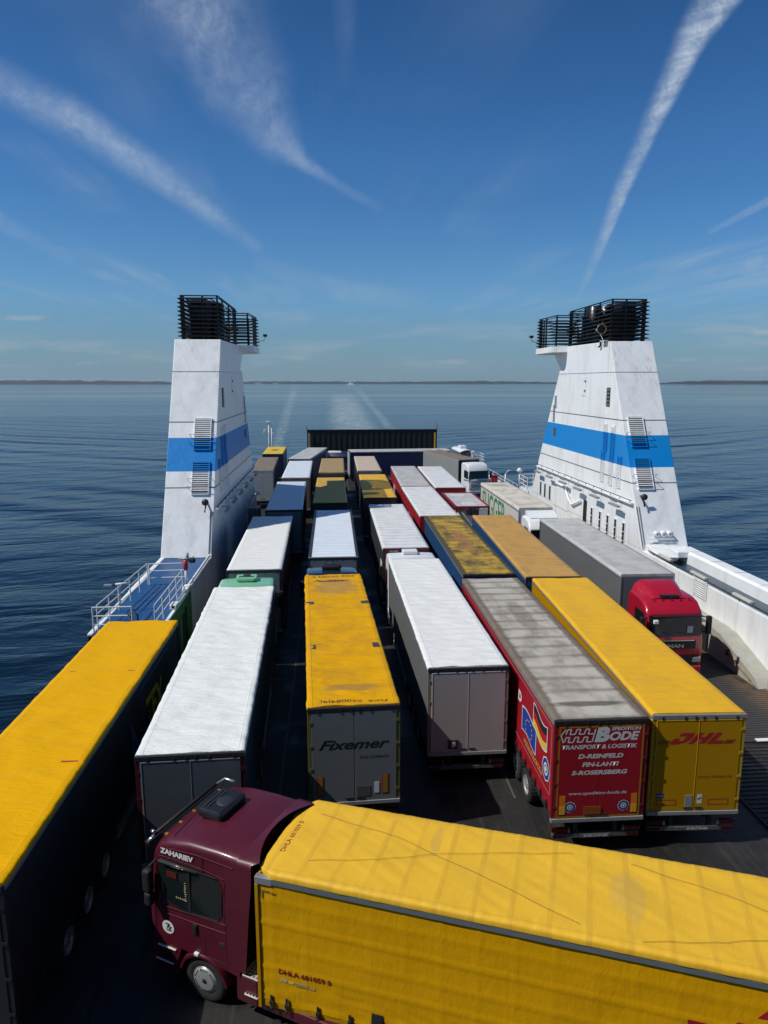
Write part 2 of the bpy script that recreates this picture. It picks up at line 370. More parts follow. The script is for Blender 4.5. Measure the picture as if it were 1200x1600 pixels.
# ------------------------------------------------------------------ the setting: sea, deck, hull
def water_material():
    m, t, b = new_mat('sea_water')
    pos = t.new('ShaderNodeNewGeometry').outputs['Position']; x, y, z = t.sep(pos)
    b.inputs['Roughness'].default_value = .06; b.inputs['IOR'].default_value = 1.33
    dist = t.vm('LENGTH', pos)
    # ripples, swell and the diverging wave trains of the wake
    r1 = t.noise(t.comb(t.m('MULTIPLY', x, .7), t.m('MULTIPLY', y, 1.), z), .55, 6, .62, .3)
    r2 = t.noise(t.comb(t.m('MULTIPLY', x, .45), t.m('MULTIPLY', y, 1.), z), .11, 5, .6, .4)
    r3 = t.noise(t.comb(t.m('MULTIPLY', x, .25), t.m('MULTIPLY', y, 1.), z), .028, 4, .55, .3)
    lean = t.comb(t.m('MULTIPLY', t.m('ADD', x, t.m('MULTIPLY', y, .5)), .45), t.m('SUBTRACT', y, t.m('MULTIPLY', x, .28)), z)
    r2 = t.noise(lean, .13, 4, .52, .5)
    h = t.m('ADD', t.m('MULTIPLY', r1, .12), t.m('ADD', t.m('MULTIPLY', r2, .72), t.m('MULTIPLY', r3, .55)))
    cx = 6.
    ax_ = t.m('ABSOLUTE', t.m('SUBTRACT', x, cx))
    wob = t.m('MULTIPLY', t.m('SUBTRACT', t.noise(pos, .012, 3, .5), .5), 26.)
    ph = t.m('ADD', t.m('ADD', t.m('MULTIPLY', ax_, -.50), t.m('MULTIPLY', y, .86)), wob)
    k = t.m('SINE', t.m('MULTIPLY', ph, .50))
    k2 = t.m('SINE', t.m('MULTIPLY', t.m('ADD', ph, t.m('MULTIPLY', y, .12)), .21))
    ratio = t.m('DIVIDE', ax_, t.m('MAXIMUM', t.m('ADD', y, 45.), 1.))
    win = t.m('MULTIPLY', t.ss(ratio, .06, .16), t.ss(ratio, .50, .75, 1., 0.))
    patch = t.ss(t.noise(pos, .009, 3, .5), .30, .66)
    amp = t.m('MULTIPLY', t.m('MULTIPLY', win, patch), t.ss(dist, 220., 800., 1., .0))
    kel = t.m('MULTIPLY', t.m('ADD', t.m('MULTIPLY', k, .26), t.m('MULTIPLY', k2, .38)), amp)
    h = t.m('ADD', h, kel)
    fade = t.ss(dist, 80., 1500., 1., .22)
    bn = t.bump(t.m('MULTIPLY', h, fade), 1., 1.)
    t.put(b.inputs['Normal'], bn)
    # wind lanes and smooth slicks of the wake
    slick = t.noise(t.comb(t.m('MULTIPLY', x, .18), t.m('MULTIPLY', y, 1.), z), .0045, 4, .55, .5)
    t.put(b.inputs['Roughness'], t.ss(slick, .38, .62, .05, .12))
    # foam along the ship's track
    def lane(xc, hw):
        return t.ss(t.m('ABSOLUTE', t.m('SUBTRACT', x, xc)), hw[0], hw[1], 1., 0.)
    yy = t.m('MAXIMUM', y, 100.)
    fn_ = t.noise(t.comb(t.m('MULTIPLY', x, .8), t.m('MULTIPLY', y, .45), z), .30, 8, .8, 1.2)
    fn2 = t.noise(t.comb(x, t.m('MULTIPLY', y, .3), z), .05, 4, .6)
    edgeL = t.m('ADD', 5., t.m('ADD', -12., t.m('MULTIPLY', yy, -.048)))
    edgeR = t.m('ADD', 5., t.m('ADD', 13., t.m('MULTIPLY', yy, .030)))
    cen = t.m('ADD', 6., t.m('MULTIPLY', yy, .012))
    dcen = t.m('ABSOLUTE', t.m('SUBTRACT', x, cen)); wc = t.m('ADD', 8., t.m('MULTIPLY', yy, .012))
    core = t.m('MULTIPLY', t.ss(t.m('DIVIDE', dcen, wc), .35, 1.25, 1., 0.), t.ss(yy, 500., 1900., 1., .0))
    lw = t.m('ADD', 1.2, t.m('MULTIPLY', yy, .006))
    el = t.ss(t.m('DIVIDE', t.m('ABSOLUTE', t.m('SUBTRACT', x, edgeL)), lw), .2, 1.1, 1., 0.)
    er = t.ss(t.m('DIVIDE', t.m('ABSOLUTE', t.m('SUBTRACT', x, edgeR)), lw), .2, 1.1, 1., 0.)
    eds = t.m('MULTIPLY', t.m('MAXIMUM', el, er), t.ss(yy, 700., 3500., .75, .25))
    f = t.m('MAXIMUM', t.m('MULTIPLY', core, t.ss(fn_, .36, .60)), t.m('MULTIPLY', eds, t.ss(fn_, .40, .64)))
    f = t.m('MULTIPLY', f, t.ss(fn2, .3, .55, .6, 1.))
    inside = t.m('MULTIPLY', t.ss(t.m('SUBTRACT', x, edgeL), 0., 6.), t.ss(t.m('SUBTRACT', edgeR, x), 0., 6.))
    aer = t.m('MULTIPLY', inside, .35)
    base = t.mix(aer, (.0015, .008, .014), (.012, .045, .058))
    t.put(b.inputs['Base Color'], base)
    b.inputs['Specular IOR Level'].default_value = .5
    df = t.new('ShaderNodeBsdfDiffuse'); df.inputs[0].default_value = (.42, .50, .50, 1)
    mx = t.new('ShaderNodeMixShader'); t.put(mx.inputs[0], t.m('MULTIPLY', f, .62)); t.l.new(b.outputs[0], mx.inputs[1]); t.l.new(df.outputs[0], mx.inputs[2])
    out = [n for n in t.n if n.type == 'OUTPUT_MATERIAL'][0]; t.l.new(mx.outputs[0], out.inputs[0])
    return m
WZ = -9.
wm = MB()
ys_ = [-300, -60, 0, 40, 90, 160, 260, 420, 700, 1200, 2200, 4500, 9000, 16000, 30000]
xs_ = [-26000, -12000, -5000, -2000, -900, -400, -180, -80, -30, 40, 90, 190, 420, 900, 2000, 5000, 12000, 26000]
for a, b_ in zip(ys_, ys_[1:]):
    for c_, d_ in zip(xs_, xs_[1:]):
        wm.face([(c_, a, WZ), (d_, a, WZ), (d_, b_, WZ), (c_, b_, WZ)])
bmesh.ops.remove_doubles(wm.bm, verts=wm.bm.verts[:], dist=.01)
tag(wm.build('water', mat=water_material()), 'dark blue rippled sea with the wake of the ferry', kind='structure')

def deck_material():
    m, t, b = new_mat('deck_steel')
    pos = t.new('ShaderNodeNewGeometry').outputs['Position']; x, y, z = t.sep(pos)
    n1 = t.noise(pos, .8, 7, .65); n2 = t.noise(t.comb(t.m('MULTIPLY', x, 3.), t.m('MULTIPLY', y, .25), z), 2., 5, .6)
    c = t.mix(t.ss(n1, .35, .7), (.012, .012, .013), (.026, .024, .022))
    c = t.mix(t.m('MULTIPLY', t.ss(n2, .5, .7), .6), c, (.050, .042, .035))
    n3 = t.noise(t.comb(x, y, 4.), .35, 5, .6)
    wet = t.ss(n3, .52, .62)
    t.put(b.inputs['Base Color'], c); t.put(b.inputs['Roughness'], t.m('SUBTRACT', .62, t.m('MULTIPLY', wet, .25)))
    t.put(b.inputs['Normal'], t.bump(t.noise(pos, 9., 5, .7), .35, .02)); return m
DK = deck_material()
dk = MB(); dk.box(-10.1, 21.9, -14, 112, -.25, 0, DK)
for i_ in range(9):
    for j_ in range(9):
        dk.lathe([(.001, .15), (.010, .13), (.010, .07), (.003, .05), (.003, 0)], DK, 14, 'z', (-9 + i_ * 3.0 + .6, 13.5 + j_ * 2.4, 0))
tag(dk.build('deck'), 'dark worn steel vehicle deck', kind='structure')
hull_w = col('hull_white', (.62, .64, .64), .45, var=.1)
hull_b = col('hull_blue', (.02, .12, .38), .45, var=.1)
hl = MB(); hl.prism([(-10.1, -.252), (21.9, -.252), (21.9, -3.2), (-10.1, -3.2)], -14, 112, hull_w, 'y'); hl.prism([(-10.1, -3.202), (21.9, -3.202), (21.5, WZ - 1), (-9.7, WZ - 1)], -14, 111.9, hull_b, 'y')
tag(hl.build('ferry_hull'), 'white and blue hull of the ferry below the vehicle deck', kind='structure')

sup = thing('superstructure', 'grey white accommodation block of the ferry behind the viewpoint', 'superstructure')
b = MB(); b.box(-10, 21.8, -13.9, -1.6, .01, 24, col('superstructure_paint', (.15, .155, .16), .5)); b.box(-9, 20.8, -1.595, 1.2, 10.9, 11.15, DK); b.build('house', sup)
for k in range(3):
    for i in range(12): bb = MB(); bb.box(-8.4 + i * 2.5, -7.2 + i * 2.5, -1.595, -1.56, 4.2 + k * 3.2 + (4.5 if k else 0), 5.4 + k * 3.2 + (4.5 if k else 0), col('window_glass', (.02, .025, .03), .1)); bb.build('window', sup)
lane_m = col('lane_paint', (.085, .085, .08), .6, var=.25, vscale=5)
lk = MB()
for xx in (-5.55, -1.8, 1.95, 5.6, 8.6, 12.4): lk.box(xx - .035, xx + .035, 20, 104, .002, .006, lane_m)
for yy in (29.6, 51.3, 69.0, 88.): lk.box(-5.5, 12.3, yy, yy + .12, .007, .011, lane_m)
tag(lk.build('deck_marking'), 'faded pale lane lines painted on the deck', kind='structure')

# ribbed ramp cover beside the starboard wall
def rib_material():
    m, t, b = new_mat('ramp_steel')
    pos = t.new('ShaderNodeNewGeometry').outputs['Position']; x, y, z = t.sep(pos)
    n1 = t.noise(pos, 1.1, 6, .65)
    e = t.m('ADD', x, t.m('MULTIPLY', t.m('SUBTRACT', n1, .5), 1.6))
    c = t.mix(t.ss(e, 16.6, 17.6), (.045, .042, .042), (.13, .085, .052))
    c = t.mix(t.ss(n1, .45, .7), c, (.035, .033, .034))
    t.put(b.inputs['Base Color'], c); b.inputs['Roughness'].default_value = .6; return m
RM = rib_material()
rp = MB(); rp.box(12.6, 18.6, 22.9, 32.4, .004, .05, RM)
for i in range(52):
    yy = 23.05 + i * .18; rp.box(12.7, 18.5, yy, yy + .035, .0505, .066, RM)
rp.box(12.6, 17.9, 22.74, 22.895, .004, .09, dark); rp.box(15.2, 15.75, 22.70, 22.9, .0905, .12, white_p)
tag(rp.build('ramp_cover'), 'ribbed rust stained steel ramp cover set in the deck by the right hand wall', 'ramp cover')
rp2 = MB(); rp2.box(12.6, 18.6, 13.5, 22.735, .004, .04, DK)
for i in range(38):
    yy = 13.7 + i * .235; rp2.box(12.7, 18.5, yy, yy + .05, .0405, .062, DK)
tag(rp2.build('deck_plate'), 'dark ribbed deck plate next to the yellow parcel trailer', 'deck plate')

# ------------------------------------------------------------------ funnels and side casings
def ship_paint(name='ship_white_paint', band=True):
    m, t, b = new_mat(name)
    pos = t.new('ShaderNodeNewGeometry').outputs['Position']; x, y, z = t.sep(pos)
    n1 = t.noise(t.comb(t.m('MULTIPLY', x, 1.), t.m('MULTIPLY', y, 1.), t.m('MULTIPLY', z, .16)), 1.5, 6, .65)
    n2 = t.noise(pos, .7, 5, .55); n4 = t.noise(pos, 6., 5, .6)
    wht = t.mix(t.ss(n1, .42, .80), (.86, .88, .88), (.70, .71, .69))
    wht = t.mix(t.m('MULTIPLY', t.ss(n2, .5, .72), .18), wht, (.60, .60, .57))
    rust = t.noise(t.comb(t.m('MULTIPLY', x, 2.6), t.m('MULTIPLY', y, 2.6), t.m('MULTIPLY', z, .12)), 1., 5, .6)
    rm = t.m('MULTIPLY', t.ss(rust, .56, .72), t.ss(z, 10., 15.5, .10, .75))
    rm = t.m('MULTIPLY', rm, t.ss(x, 2., 12., .25, 1.))
    wht = t.mix(rm, wht, (.50, .38, .20))
    if band:
        blue = t.mix(t.ss(n1, .4, .75), (.002, .235, .64), (.01, .24, .60))
        bm_ = t.m('MULTIPLY', t.m('GREATER_THAN', z, 7.57), t.m('LESS_THAN', z, 9.52))
        wht = t.mix(bm_, wht, blue)
    t.put(b.inputs['Base Color'], wht); b.inputs['Roughness'].default_value = .42
    # plating between frames shows faint dents
    pl = t.m('ABSOLUTE', t.m('SUBTRACT', t.m('FRACT', t.m('MULTIPLY', t.m('ADD', x, y), 1.35)), .5))
    hh = t.m('ADD', t.m('MULTIPLY', n2, .9), t.m('ADD', t.m('MULTIPLY', t.ss(pl, .3, .5), .08), t.m('MULTIPLY', n4, .03)))
    t.put(b.inputs['Normal'], t.bump(hh, .35, .12)); return m
FP = ship_paint(); CP = ship_paint('casing_white_paint', False)
green_p = col('green_paint', (.06, .16, .07), .5, var=.2)
def blue_deck_material():
    m, t, b = new_mat('blue_deck_paint')
    pos = t.new('ShaderNodeNewGeometry').outputs['Position']; x, y, z = t.sep(pos)
    n1 = t.noise(pos, .9, 6, .6); n2 = t.noise(t.comb(t.m('MULTIPLY', x, 2.), t.m('MULTIPLY', y, .3), z), 1.4, 4, .6)
    c = t.mix(t.ss(n1, .35, .7), (.008, .065, .19), (.014, .085, .23)); c = t.mix(t.ss(n2, .55, .75, 0., .5), c, (.03, .06, .12))
    t.put(b.inputs['Base Color'], c); t.put(b.inputs['Roughness'], t.ss(n1, .4, .6, .38, .55)); return m
BD = blue_deck_material()
grey_line = flat('weld_line_dark', (.05, .055, .06), .6)
cage_m = col('funnel_black', (.016, .016, .017), .45, var=.3)
cage_hi = col('funnel_dark_grey', (.05, .05, .05), .5, var=.2)
brass = col('brass', (.62, .42, .22), .35, .7)

def funnel(right):
    U = (lambda u: u) if right else (lambda u: 11.7 - u)
    s = 'right' if right else 'left'
    th = thing('funnel', 'blue banded white funnel with a brass horn, right of the lorries' if right else
               'blue banded white funnel left of the lorries, above the blue walkway', 'funnel', (U(20.3), 53, 2.8), 0, 'pair of funnels')
    th.location = (0, 0, 0)
    ui, uo = 18.75, 21.7
    prof = [(40.9, 2.81), (47.8, 15.6), (56.6, 15.68), (56.7, 13.8), (58.3, 13.8), (65.2, 2.81)]
    b = MB(); b.prism(prof, U(ui), U(uo), FP, 'x', bev=.04); b.build('casing', th)
    fr = lambda z: 40.9 + (z - 2.8) * .539                      # front face y at height z
    # seams: thin proud strips wrapping inner and front face
    b = MB()
    for z, m_, k in ((10.46, grey_line, .045), (6.65, grey_line, .045), (13.55, alu, .025)):
        yr = 65.2 - (z - 2.8) * .627 if z < 13.8 else 56.6
        b.box(U(ui) - .02 if right else U(ui) - .005, U(ui) + .005 if right else U(ui) + .02, fr(z), yr - .05, z - k / 2, z + k / 2, m_)
        b.box(U(ui), U(uo), fr(z) - .025, fr(z) + .01, z - k / 2, z + k / 2, m_)
    b.build('seam', th)
    du = -1 if right else 1      # direction out of the inner face
    UI = U(ui)
    b = MB(); b.box(UI, UI + du * .22, 42.4, 63.3, 5.38, 5.46, CP); b.tube([(UI + du * .2, 42.4, 5.62), (UI + du * .2, 63.3, 5.62)], .03, dark)
    for i in range(14): b.tube([(UI + du * .2, 42.6 + i * 1.58, 5.44), (UI + du * .2, 42.6 + i * 1.58, 5.62)], .02, dark)
    b.build('ledge', th)
    # vent grilles on the sloping front face
    sl = math.atan(.539)
    for zc, (a0, a1) in ((9.72, (19.10, 20.13)), (7.17, (19.10, 20.13))):
        b = MB(); h = 2.05
        M = Matrix.Translation((U((a0 + a1) / 2), fr(zc), zc)) @ Matrix.Rotation(-sl, 4, 'X')
        ww = (a1 - a0) / 2
        for i in range(15):
            zz = -h / 2 + .07 + i * h / 15
            b.box(-ww + .02, ww - .02, -.10, -.006, zz, zz + .055, FP, M=M)
        for x_ in (-ww, ww - .04): b.box(x_, x_ + .04, -.115, -.004, -h / 2, h / 2, FP, M=M)
        for z_ in (-h / 2 - .04, h / 2): b.box(-ww, ww, -.115, -.004, z_, z_ + .04, FP, M=M)
        b.box(-ww + .02, ww - .02, -.03, -.0035, -h / 2 + .02, h / 2 - .02, dark, M=M)
        b.build('vent_grille', th)
        b = MB()
        for zz in (-.15, -.62):
            for x_ in (-ww - .22, ww + .22): b.tube([M @ Vector((x_, 0, zz)), M @ Vector((x_, -.32, zz)), M @ Vector((x_ * .97, -.36, zz))], .018, steel, 6)
            b.tube([M @ Vector((-ww - .22, -.34, zz)), M @ Vector((ww + .22, -.34, zz))], .018, steel, 6)
        b.build('handrail', th)
    # narrow grilles on the inner face
    for (yc, zc, hw, h) in ((47.6, 9.2, .27, 1.9), (46.3, 9.1, .27, 1.9), (47.85, 7.15, .27, 2.1), (46.35, 7.1, .27, 2.1), (44.95, 7.1, .27, 2.1)):
        b = MB()
        for i in range(16):
            zz = zc - h / 2 + i * h / 16; b.box(UI + du * .005, UI + du * .07, yc - hw, yc + hw, zz, zz + .045, FP)
        for y_ in (yc - hw - .03, yc + hw): b.box(UI + du * .003, UI + du * .08, y_, y_ + .03, zc - h / 2, zc + h / 2, FP)
        b.build('vent_grille', th)
    for (yc, zc, hw, h, m_) in ((47.5, 11.9, .28, .62, dark), (59.0, 8.8, .30, .32, grey_line), (59.2, 10.3, .2, .7, steel), (58.9, 11.3, .2, .5, steel)):
        b = MB(); b.box(UI + du * .003, UI + du * .05, yc - hw, yc + hw, zc - h, zc + h, m_)
        for i in range(5): b.box(UI + du * .0505, UI + du * .08, yc - hw, yc + hw, zc - h + (i + .3) * h * .4, zc - h + (i + .6) * h * .4, steel)
        b.build('louvre', th)
    b = MB(); b.box(UI + du * .003, UI + du * .035, 51.9, 52.9, 11.9, 13.3, FP, .01)
    for z_ in (12.2, 12.9): b.box(UI + du * .036, UI + du * .09, 51.95, 52.1, z_, z_ + .12, dark)
    b.build('hatch', th)
    # lamps hung along the ledge
    for i in range(6):
        yc = 44.3 + i * 3.5; b = MB()
        b.tube([(UI, yc, 5.2), (UI + du * .55, yc, 5.3)], .03, steel, 6); b.box(UI + du * .4, UI + du * .62, yc - .75, yc + .75, 4.98, 5.12, steel, .02)
        b.tube([(UI + du * .55, yc - .5, 5.3), (UI + du * .55, yc + .5, 5.3)], .025, dark, 6); b.build('flood_lamp', th)
    # slots near the foot of the wall
    if right:
        for y_ in (43.7, 45.05, 46.4, 47.8, 49.4):
            b = MB(); b.box(UI + du * .004, UI + du * .05, y_ - .24, y_ + .24, 2.55, 4.0, CP); b.box(UI + du * .0505, UI + du * .053, y_ - .17, y_ + .17, 2.62, 3.93, black)
            for i in range(4): b.tube([(UI + du * .1, y_ - .17 + (i % 2) * .16, 2.8 + i * .3), (UI + du * .1, y_ + (i % 2) * .16, 2.8 + i * .3)], .03, CP, 6)
            b.build('slot', th)
        b = MB(); b.box(UI + du * .004, UI + du * .03, 50.5, 51.2, 2.4, 4.25, black); b.build('doorway', th)
        for y_ in (62.2, 60.9, 59.5):
            b = MB(); b.box(UI + du * .004, UI + du * .04, y_ - .22, y_ + .22, 2.9, 4.1, steel); b.box(UI + du * .0405, UI + du * .044, y_ - .12, y_ + .14, 2.98, 4.02, black); b.build('slot', th)
        b = MB(); b.box(UI + du * .003, UI + du * .05, 54.6, 58.8, 2.7, 4.5, CP, .02)
        b.tube([(UI + du * .14, 58.8, 4.62), (UI + du * .14, 55.2, 4.62), (UI + du * .16, 54.2, 3.8), (UI + du * .16, 53.4, 3.5), (UI + du * .14, 51.6, 4.1)], .08, CP)
        b.build('access_panel', th)
    else:
        for y_ in (46, 49, 52.5): b = MB(); b.box(UI + du * .004, UI + du * .04, y_, y_ + .75, 2.3, 4.2, CP, .01); b.build('hatch', th)
    # flood light or davit fitting low on the front
    b = MB(); zc = 5.9; b.tube([(U(19.2), fr(zc), zc), (U(19.2), fr(zc) - .5, zc - .3), (U(19.25), fr(zc) - .6, zc - .6)], .05, dark); b.lathe([(-.08, .02), (-.06, .2), (.06, .2), (.08, .02)], dark, 14, 'y', (U(19.2), fr(zc) - .55, zc))
    b.build('flood_lamp', th)
    b = MB()
    for a in (18.80, 18.95): b.tube([(U(a), fr(5.3) - .05, 5.3), (U(a), fr(2.9) - .05, 2.9)], .028, steel, 6)
    if not right: b.box(U(18.76), U(19.0), 40.75, 42.2, 2.9, 3.0, CP)
    b.build('pipe', th)
    if right:
        b = MB()
        for a in (19.75, 20.15, 20.55):
            b.lathe([(-.12, .05), (-.12, .19), (.12, .19), (.12, .05)], CP, 16, 'y', (a, fr(3.7) - .22, 3.75))
        b.tube([(19.1, fr(3.4) - .2, 3.45), (20.8, fr(3.4) - .2, 3.45)], .03, CP, 6); b.tube([(19.1, fr(3.4) - .2, 3.75), (19.5, fr(3.4) - .2, 3.75)], .03, CP, 6)
        b.build('vent_head', th)
    # platform bracketed off the after side
    b = MB()
    pl = [(U(18.75), 56.6), (U(17.65), 57.2), (U(17.65), 61.6), (U(18.3), 63.0), (U(21.2), 63.0), (U(21.2), 56.6)]
    b.prism(pl, 15.25, 15.70, FP, 'z'); b.prism([(56.702, 15.248), (60.5, 15.248), (58.3, 13.802), (56.702, 13.802)], U(18.9), U(21.0), FP, 'x'); b.build('platform', th)
    # black louvred cage
    b = MB()
    def loop(pts, z0, z1, n, open_=False):
        cxy = Vector((sum(p[0] for p in pts) / len(pts), sum(p[1] for p in pts) / len(pts)))
        for k in range(n):
            t = (k + .5) / n; z = z0 + (z1 - z0) * t; sh = 1 - .035 * t
            inn = [Vector(p) for p in pts]; inn = [cxy + (p - cxy) * sh for p in inn]
            out = []
            N = len(inn)
            for i in range(N):
                a, c_, d = inn[i - 1], inn[i], inn[(i + 1) % N]
                n1 = Vector(((c_ - a).y, -(c_ - a).x)).normalized(); n2 = Vector(((d - c_).y, -(d - c_).x)).normalized()
                if n1.dot(c_ - cxy) < 0: n1 = -n1
                if n2.dot(c_ - cxy) < 0: n2 = -n2
                mm = (n1 + n2); mm = mm / max(mm.length_squared, .3) * 2
                out.append(c_ + mm * .17)
            for i in range(N):
                j = (i + 1) % N
                A, B, Cc, D = inn[i], inn[j], out[j], out[i]
                za, zb_, th_ = z + .040, z - .030, .032
                b.face([(A.x, A.y, za), (B.x, B.y, za), (Cc.x, Cc.y, zb_), (D.x, D.y, zb_)], cage_m)
                b.face([(A.x, A.y, za - th_), (B.x, B.y, za - th_), (Cc.x, Cc.y, zb_ - th_), (D.x, D.y, zb_ - th_)], cage_m)
                b.face([(D.x, D.y, zb_), (Cc.x, Cc.y, zb_), (Cc.x, Cc.y, zb_ - th_), (D.x, D.y, zb_ - th_)], cage_m)
                b.face([(A.x, A.y, za), (B.x, B.y, za), (B.x, B.y, za - th_), (A.x, A.y, za - th_)], cage_m)
        top = [cxy + (Vector(p) - cxy) * .965 for p in pts]
        b.tube([(p.x, p.y, z1 + .02) for p in top + top[:1]], .045, cage_m, 6)
    main = [(U(18.9), 48.1), (U(18.9), 56.9), (U(21.35), 56.9), (U(21.35), 48.1)]
    loop(main, 15.72, 18.35, 10); loop([(U(19.4), 48.5), (U(19.4), 50.6), (U(21.0), 50.6), (U(21.0), 48.5)], 15.72, 18.2, 9)
    plat = [(U(18.0), 57.3), (U(17.75), 61.4), (U(18.4), 62.8), (U(21.1), 62.8), (U(21.1), 57.2)]
    loop(plat, 15.8, 18.1, 9)
    b.build('louvre_cage', th, recalc=False)
    b = MB()
    for p in [(18.98, 48.3), (19.9, 48.2), (21.2, 48.3), (19.0, 50.6), (19.0, 53.6), (19.0, 56.7), (21.2, 52), (21.2, 56.7), (18.1, 57.5), (17.9, 59.6), (17.95, 61.3), (18.6, 62.6), (20.9, 62.6), (20.9, 57.4)]:
        wdt = .13 if p in ((19.0, 56.7), (17.95, 61.3), (21.2, 48.3)) else .055
        lean = .1
        b.box(U(p[0]) - wdt, U(p[0]) + wdt, p[1] - .05, p[1] + .05, 15.6, 18.36 if p[1] < 57 else 18.12, cage_m)
        b.build('cage_post', th); b = MB()
    b.bm.free()
    for (u_, y_, r_, zt) in ((20.0, 51.6, .95, 18.15), (20.2, 54.6, .75, 18.5)):
        b = MB(); b.lathe([(15.6, r_), (zt, r_), (zt + .04, r_ - .05), (zt - .2, r_ - .09)], col('soot_black', (.02, .02, .02), .25, .4, var=.2), 32, 'z', (U(u_), y_, 0)); b.build('exhaust_pipe', th)
    b = MB(); b.box(U(19.75), U(20.85), 48.75, 50.1, 15.62, 18.30, cage_m, .12)
    for i in range(10): b.box(U(19.8), U(20.8), 48.62, 48.78, 15.9 + i * .235, 15.99 + i * .235, cage_hi)
    b.build('intake_box', th)
    b = MB(); random.seed(4 + right)
    for i in range(9):
        y_ = 49.3 + i * .8; b.tube([(U(19.3), y_, 15.65), (U(19.3 + random.uniform(-.1, .3)), y_ + random.uniform(-.3, .3), 15.65 + random.uniform(.6, 2.3))], random.uniform(.03, .09), cage_m, 8)
    b.build('pipe', th)
    b = MB(); b.tube([(U(17.7), 61.2, 16.2), (U(17.2), 61.2, 16.3), (U(17.1), 61.2, 16.6)], .025, cage_m, 6); b.box(U(17.1) - .16, U(17.1) + .16, 61.05, 61.35, 16.6, 16.8, cage_m, .03); b.build('flood_lamp', th)
    if right:
        b = MB(); b.lathe([(0., .30), (-.02, .34), (.03, .34), (.1, .27), (.3, .18), (.6, .09), (.9, .08)], brass, 24, 'y', (18.45, 48.6, 16.45))
        b.lathe([(.08, .0), (.1, .26)], dark, 24, 'y', (18.45, 48.6, 16.45)); b.box(18.35, 18.75, 49.2, 49.5, 16.38, 16.52, chrome); b.tube([(18.5, 49.4, 16.45), (18.95, 49.4, 17.2)], .04, dark)
        b.tube([(18.45, 49.2, 16.4), (18.7, 48.6, 15.5)], .03, steel, 6); b.build('horn', th)
        b = MB()
        for a in (18.66, 18.6): b.tube([(a, 49.2, 15.7), (a, 49.2, 15.35), (a, 49.5, 15.3)], .05, dark, 8)
        b.box(18.45, 18.75, 48.1, 48.9, 15.62, 15.68, white_p); b.build('pipe', th)
    return th
FR = funnel(True); FL = funnel(False)

# side casings under the funnels
cr = thing('side_casing', 'long white casing wall with sunken blue gutter, right of the red cab', 'casing', (0, 0, 0))
b = MB()
b.box(18.752, 18.95, 8, 40.9, 0, 2.80, CP, .03); b.box(18.752, 21.9, 40.905, 66, 0, 2.795, CP)
b.build('wall', cr)
b = MB(); b.box(18.955, 21.0, 8, 40.9, .0, 2.25, col('gutter_paint', (.022, .05, .075), .3, var=.5, vscale=.5)); b.build('gutter', cr)
b = MB(); b.prism([(21.0, 0), (21.0, 2.85), (21.12, 2.98), (21.8, 2.98), (21.95, 2.8), (21.95, 0)], 8, 40.9, CP, 'y'); b.build('bulwark', cr)
b = MB()
for i in range(14): b.box(21.1, 21.85, 9 + i * 2.35, 9.03 + i * 2.35, 2.981, 2.987, grey_line)
b.build('joint_strip', cr)
b = MB(); b.tube([(18.88, 9, 2.93), (18.88, 40.3, 2.93)], .035, dark)
for i in range(11): b.tube([(18.88, 9.6 + 3 * i, 2.79), (18.88, 9.6 + 3 * i, 2.95)], .025, dark, 6)
b.build('rail', cr)
for i, y_ in enumerate((13., 17.2, 21.4, 25.6, 29.6, 33.6, 37.4)):
    b = MB(); b.box(18.77, 18.99, y_, y_ + 1.5, 2.97, 3.11, col('lamp_cream', (.55, .53, .45), .4), .05); b.box(18.80, 18.96, y_ - .1, y_ - .003, 2.99, 3.09, steel); b.build('deck_lamp', cr)
b = MB(); b.prism([(40.86, 2.3), (39.9, 2.3), (39.3, 2.5), (39.0, 2.8), (39.5, 3.0), (40.5, 3.15), (41.0, 3.15)], 18.97, 20.2, CP, 'x', bev=.05); b.build('skylight_hood', cr)
b = MB(); b.box(20.36, 21.6, 39.6, 41.0, 2.6, 2.99, CP, .06); b.build('locker', cr)
b = MB()
for i in range(9): b.tube([(18.70, 33.2 + i * .0, 2.05 + i * .11), (18.70, 34.5, 2.05 + i * .11)], .018, CP, 6)
for y_ in (33.2, 34.5): b.tube([(18.70, y_, 2.0), (18.70, y_, 3.0)], .025, CP, 6)
b.build('louvre', cr)
b = MB(); beige = col('beige_steel', (.38, .37, .32), .5, var=.25)
b.box(17.85, 18.748, 31.3, 40.8, 0, 1.35, dark); b.box(17.75, 18.748, 31.2, 40.8, 1.351, 1.42, beige)
b.prism([(31.198, 0), (31.198, 1.42), (30.3, 1.35), (27.4, .42), (27.0, .10), (27.0, 0)], 17.9, 18.748, beige, 'x'); b.prism([(27., 0), (27., .5), (8., .5), (8., 0)], 18.25, 18.746, beige, 'x')
b.tube([(17.88, 30.5, 1.15), (17.88, 27.6, .2)], .05, col('rusty_pipe', (.33, .22, .13), .6, var=.4, vscale=5)); b.tube([(17.88, 30.5, .95), (17.88, 27.3, .1)], .025, steel)
for y_ in (29.4,): b.box(17.78, 17.9, y_, y_ + .12, (y_ - 27.4) * .32, (y_ - 27.4) * .32 + .25, dark)
b.build('ramp_coaming', cr)

